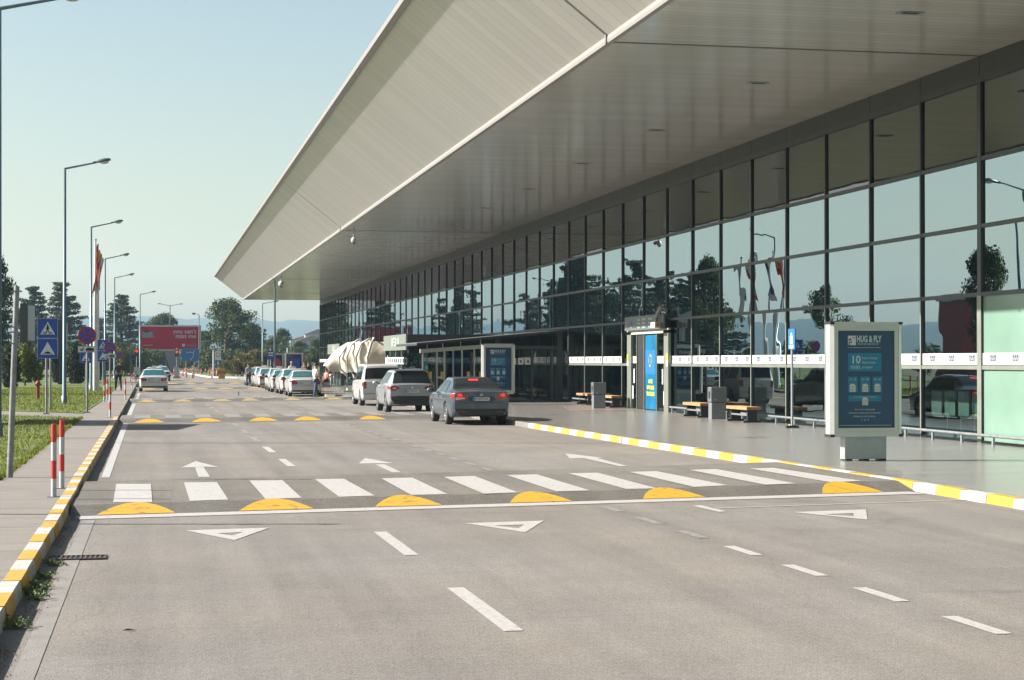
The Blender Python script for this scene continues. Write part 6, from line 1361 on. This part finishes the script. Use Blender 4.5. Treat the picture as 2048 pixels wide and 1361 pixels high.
plant('young', 50, 128, 3.4, 'young yellow-green tree near the black totem billboard', 'tree', 'young trees', 1.0)
plant('young', 248, 200, 3.6, 'young yellow-green tree behind the farthest no-stopping sign', 'tree', 'young trees', 0.9)
i = 0
for px, zc, H in ((-30, 190, 4.5), (0, 200, 4.0), (28, 215, 4.6), (66, 205, 4.2), (92, 230, 4.8), (128, 228, 4.2), (160, 240, 5.2), (190, 232, 4.2), (222, 246, 5.2), (262, 250, 4.5), (290, 262, 4.2), (312, 285, 4.5), (345, 300, 4.2), (378, 290, 4.6), (428, 262, 4.2), (470, 240, 4.0)):
    i += 1; plant('bush', px, zc, H, 'green background bush in the hedge line behind the left lawn' if px < 270 else 'green background bush near the end of the road', 'bush', gh if px < 270 else 'bushes near the road end', 1.25)
for px, zc, H in ((482, 205, 2.5), (500, 212, 3.3), (518, 215, 3.8), (530, 222, 3.6), (468, 212, 2.2), (510, 202, 2.2), (548, 226, 3.2), (572, 232, 3.0), (604, 236, 3.2)):
    plant('bushO', px, zc, H, 'olive-brown bush in the clump left of the taxi queue', 'bush', 'olive bushes by the taxi rank', 1.15)
# trees seen only mirrored in the facade
for kind, X, Y, H in (('pineA', -26, 256, 16.5), ('pineA', -33, 213, 12.5), ('broadA', -25, 153, 9.3), ('broadB', -14, 99, 8.7), ('pineB', -36, 246, 14.5), ('pineA', -40, 282, 15), ('pineB', -28, 300, 13), ('broadA', -60, 260, 5), ('pineA', -25, 258, 16), ('pineB', -24, 243, 16.5), ('pineA', -27, 230, 15), ('pineB', -30, 212, 12.5), ('bush', -38, 135, 4), ('bush', -40, 165, 4), ('bush', -34, 185, 4.4), ('bush', -42, 105, 3), ('bush', -40, 86, 3), ('pineA', -22, 330, 15)):
    plant(kind, 0, 0, H, {'p': 'pine', 'b': 'leafy plant'}[kind[0]] + ' left of the picture, seen only mirrored in the glass facade', 'tree', {'p': 'pines seen only mirrored', 'b': 'leafy plants seen only mirrored'}[kind[0]], 0.55 if kind in ('broadB', 'broadA') else 1.0, xy=(X, Y))
# weeds at the kerb foot
rt = random.Random(77)
for k, (px, py) in enumerate(((145, 1025), (108, 1132), (92, 1158), (78, 1178), (60, 1190), (75, 1200), (32, 1258), (12, 1250))):
    q = MB(); p = G(px, py, 0); s = 0.055 if k else 0.05
    for j in range(26):
        a = rt.random() * 6.28; l = rt.uniform(0.03, 0.11); e = Vector((math.cos(a) * l + 0.02, math.sin(a) * l, rt.uniform(0.01, 0.07)))
        q.tube([(0, 0, 0), e], 0.002, 'weed', 3, False); leaves(q, e, (0.025, 0.025, 0.014), 7, 0.012, 'weed')
    tag(q.build('weed', None, (p.x, p.y, 0.0)), 'small weed tuft growing at the foot of the striped left kerb' if k else 'weed tuft at the kerb beside the first yellow ramp mark', 'weed', 'weeds along the kerb foot' if k else 'weed at the crossing')
# grit and soil crumbs collected along the kerb
q = MB(); vs = []; fs = []
for k in range(2600):
    y = rt.uniform(6, 22.4); x = -1.07 + abs(rt.gauss(0, 0.09)); 
    if noise.noise((x * 3, y * 0.9, 5)) < -0.12: continue
    r_ = rt.uniform(0.003, 0.011); a = rt.random() * 6.28; o_ = len(vs)
    for m_ in range(4): vs.append((x + r_ * math.cos(a + m_ * 1.57) * rt.uniform(0.6, 1.2), y + r_ * math.sin(a + m_ * 1.57) * rt.uniform(0.8, 2.0), 0.005))
    vs.append((x, y, 0.005 + r_ * 0.7)); fs += [(o_, o_ + 1, o_ + 4), (o_ + 1, o_ + 2, o_ + 4), (o_ + 2, o_ + 3, o_ + 4), (o_ + 3, o_, o_ + 4)]
q.add(vs, fs, 'soil'); tag(q.build('grit'), 'brown grit and soil crumbs gathered along the foot of the left kerb', 'grit', kind='stuff')
# drain grate
p = G(158, 1117, 0.0); q = MB(); q.box((0, 0, 0.006), (0.52, 0.30, 0.004), 'black'); o = tag(empty('drain_grate', (p.x, p.y, 0)), 'rusty drain grate in the asphalt beside the left kerb', 'drain'); q.build('pit', o)
q = MB(); q.box((0, -0.15, 0.012), (0.56, 0.02, 0.012), 'rust'); q.box((0, 0.15, 0.012), (0.56, 0.02, 0.012), 'rust')
for k in range(12): q.box((-0.26 + k * 0.047, 0, 0.012), (0.016, 0.29, 0.010), 'rust')
q.build('grille', o)
p = G(262, 1262, 0); q = MB(); q.add([(-0.06, 0, 0.006), (-0.02, 0.012, 0.02), (0.05, 0.006, 0.006), (0.0, -0.012, 0.012)], [(0, 1, 2, 3)], 'trim'); tag(q.build('leaf', None, (p.x, p.y, 0)), 'curled dark leaf lying on the asphalt', 'leaf')
p = G(477, 793, 0.0); q = MB(); q.sphere((0, 0, 0.12), (0.055, 0.11, 0.06), 'alu_dark', 10, 7); q.sphere((0, 0.1, 0.22), (0.04, 0.05, 0.04), 'cl_dark', 8, 6); q.tube([(0, 0.13, 0.22), (0, 0.18, 0.21)], [0.012, 0.003], 'trim', 5); q.tube([(0.03, 0, 0.06), (0.03, 0.02, 0)], 0.008, 'trim', 4); q.tube([(-0.03, 0, 0.06), (-0.03, -0.02, 0)], 0.008, 'trim', 4); q.tube([(0, -0.1, 0.13), (0, -0.24, 0.11)], [0.05, 0.015], 'cl_dark', 6)
tag(q.build('pigeon', None, (p.x, p.y, 0)), 'small dark bird standing on the road beyond the second crossing', 'bird')
# far houses
for k, (px, zc, w, h, lbl) in enumerate(((622, 900, 16, 12, 'far pale house between the trees and the glass building'), (612, 1100, 20, 15, 'far house left of the pale one below the hills'), (505, 950, 18, 9, 'far house below the hill seen left of the thin lamp'), (634, 1000, 14, 17, 'far tall house at the building corner'))):
    p = D(px, zc, 0); o = empty('house', p); tag(o, lbl, 'house'); q = MB(); q.b2((-w / 2, -4, 0), (w / 2, 4, h), 'house_wall'); q.build('wall', o)
    q = MB(); q.prism([(-w / 2 - 0.5, h), (w / 2 + 0.5, h), (0, h + 3)], -4.4, 4.4, 'house_roof'); q.build('roof', o)
    q = MB()
    for a in range(3): q.b2((-w * 0.35 + a * w * 0.3, -4.05, h - 3), (-w * 0.35 + a * w * 0.3 + 1.4, -4.0, h - 1.5), 'carglass')
    q.build('windows', o)

# ------------------------------------------------------------------ hills
def hill_ring(name, dist, hfun, a0, a1, n, depth):
    b = MB(); vs = []; rows = 10
    for i in range(n + 1):
        a = a0 + (a1 - a0) * i / n; hh = hfun(a)
        for j in range(rows + 1):
            w = j / rows; d = dist + depth * w; z = -3 + (hh + 3) * math.sin(min(1, w * 1.15) * PI / 2) ** 1.2 if w < 0.87 else hh * (1 - (w - 0.87) * 1.5)
            z *= 1 + 0.05 * noise.noise((a * 40, w * 6, 2)) if z > 0 else 1
            vs.append((math.sin(a) * d, math.cos(a) * d, z))
    b.add(vs, [(i * (rows + 1) + j, i * (rows + 1) + j + 1, (i + 1) * (rows + 1) + j + 1, (i + 1) * (rows + 1) + j) for i in range(n) for j in range(rows)], 'hill', True); return struct(name, b)
ctrl = [(-800, 660), (-400, 640), (-100, 655), (60, 640), (200, 632), (285, 631), (340, 634), (375, 638), (400, 635), (440, 627), (494, 630), (525, 637), (554, 642), (584, 636), (610, 638), (633, 640), (700, 645), (900, 650), (1400, 650)]
def ridge(a):
    px = 1024 + F * math.tan(a - TH) if abs(a - TH) < 1.2 else -3000
    yv = 645
    if px <= ctrl[0][0]: yv = ctrl[0][1] + 14 * noise.noise((a * 9, 0, 0))
    else:
        for i in range(len(ctrl) - 1):
            if ctrl[i][0] <= px <= ctrl[i + 1][0]: t = (px - ctrl[i][0]) / (ctrl[i + 1][0] - ctrl[i][0]); t = t * t * (3 - 2 * t); yv = ctrl[i][1] + t * (ctrl[i + 1][1] - ctrl[i][1]); break
        else: yv = 650
    return (722 - yv) / F * 3150 * math.cos(a - TH) * 1.0 if abs(a - TH) < 1.2 else 55
HD = 2600
hill_ring('hills', HD, lambda a: ridge(a) + 1.3 * noise.noise((a * 60, 0, 0)) + 0.8 * noise.noise((a * 200, 3, 0)), -1.45, 0.75, 420, 600)
hill_ring('near_hills', 1700, lambda a: (44 + 21 * noise.noise((a * 7, 4, 0)) + 7 * noise.noise((a * 25, 9, 0))) * max(0, min(1, (-0.12 - a) * 9)), -1.45, -0.10, 300, 350)

# ------------------------------------------------------------------ haze
b = MB(); b.b2((-3700, -700, -6), (2900, 3650, 190), 'black'); hz = b.build('haze'); tag(hz, kind='stuff')
hm = bpy.data.materials.new('haze_air'); hm.use_nodes = True; nt = hm.node_tree; nt.nodes.clear(); out = nt.nodes.new('ShaderNodeOutputMaterial'); pv = nt.nodes.new('ShaderNodeVolumePrincipled')
pv.inputs['Color'].default_value = (0.54, 0.78, 0.97, 1); pv.inputs['Density'].default_value = 1.35e-4; pv.inputs['Anisotropy'].default_value = 0.1
nt.links.new(pv.outputs[0], out.inputs['Volume']); hz.data.materials.clear(); hz.data.materials.append(hm)

# ------------------------------------------------------------------ light
EL = R(33); AZ = (-CC * math.cos(EL), SS * math.cos(EL), math.sin(EL))
sun_d = bpy.data.lights.new('sun', 'SUN'); sun_d.energy = 5.0; sun_d.angle = R(0.5); sun_d.color = (1.0, 0.945, 0.875); sun = bpy.data.objects.new('sun', sun_d); COL.objects.link(sun)
sun.rotation_euler = Vector(AZ).to_track_quat('Z', 'Y').to_euler()
w = bpy.data.worlds.new('World'); scene.world = w; w.use_nodes = True; nt = w.node_tree
bg = nt.nodes['Background']; sky = nt.nodes.new('ShaderNodeTexSky'); sky.sky_type = 'NISHITA'; sky.sun_disc = False; sky.sun_elevation = EL; sky.sun_rotation = math.atan2(AZ[0], AZ[1])
sky.air_density = 1.4; sky.dust_density = 2.2; sky.ozone_density = 0.0; sky.altitude = 300
nt.links.new(sky.outputs[0], bg.inputs['Color']); bg.inputs['Strength'].default_value = 0.050
vs_ = scene.view_settings; vs_.view_transform = 'Standard'; vs_.look = 'None'; vs_.exposure = 1.54; vs_.gamma = 1.0; vs_.use_curve_mapping = False
cy = scene.cycles; cy.max_bounces = 8; cy.glossy_bounces = 5; cy.transparent_max_bounces = 12; cy.volume_bounces = 1; cy.caustics_reflective = False; cy.caustics_refractive = False
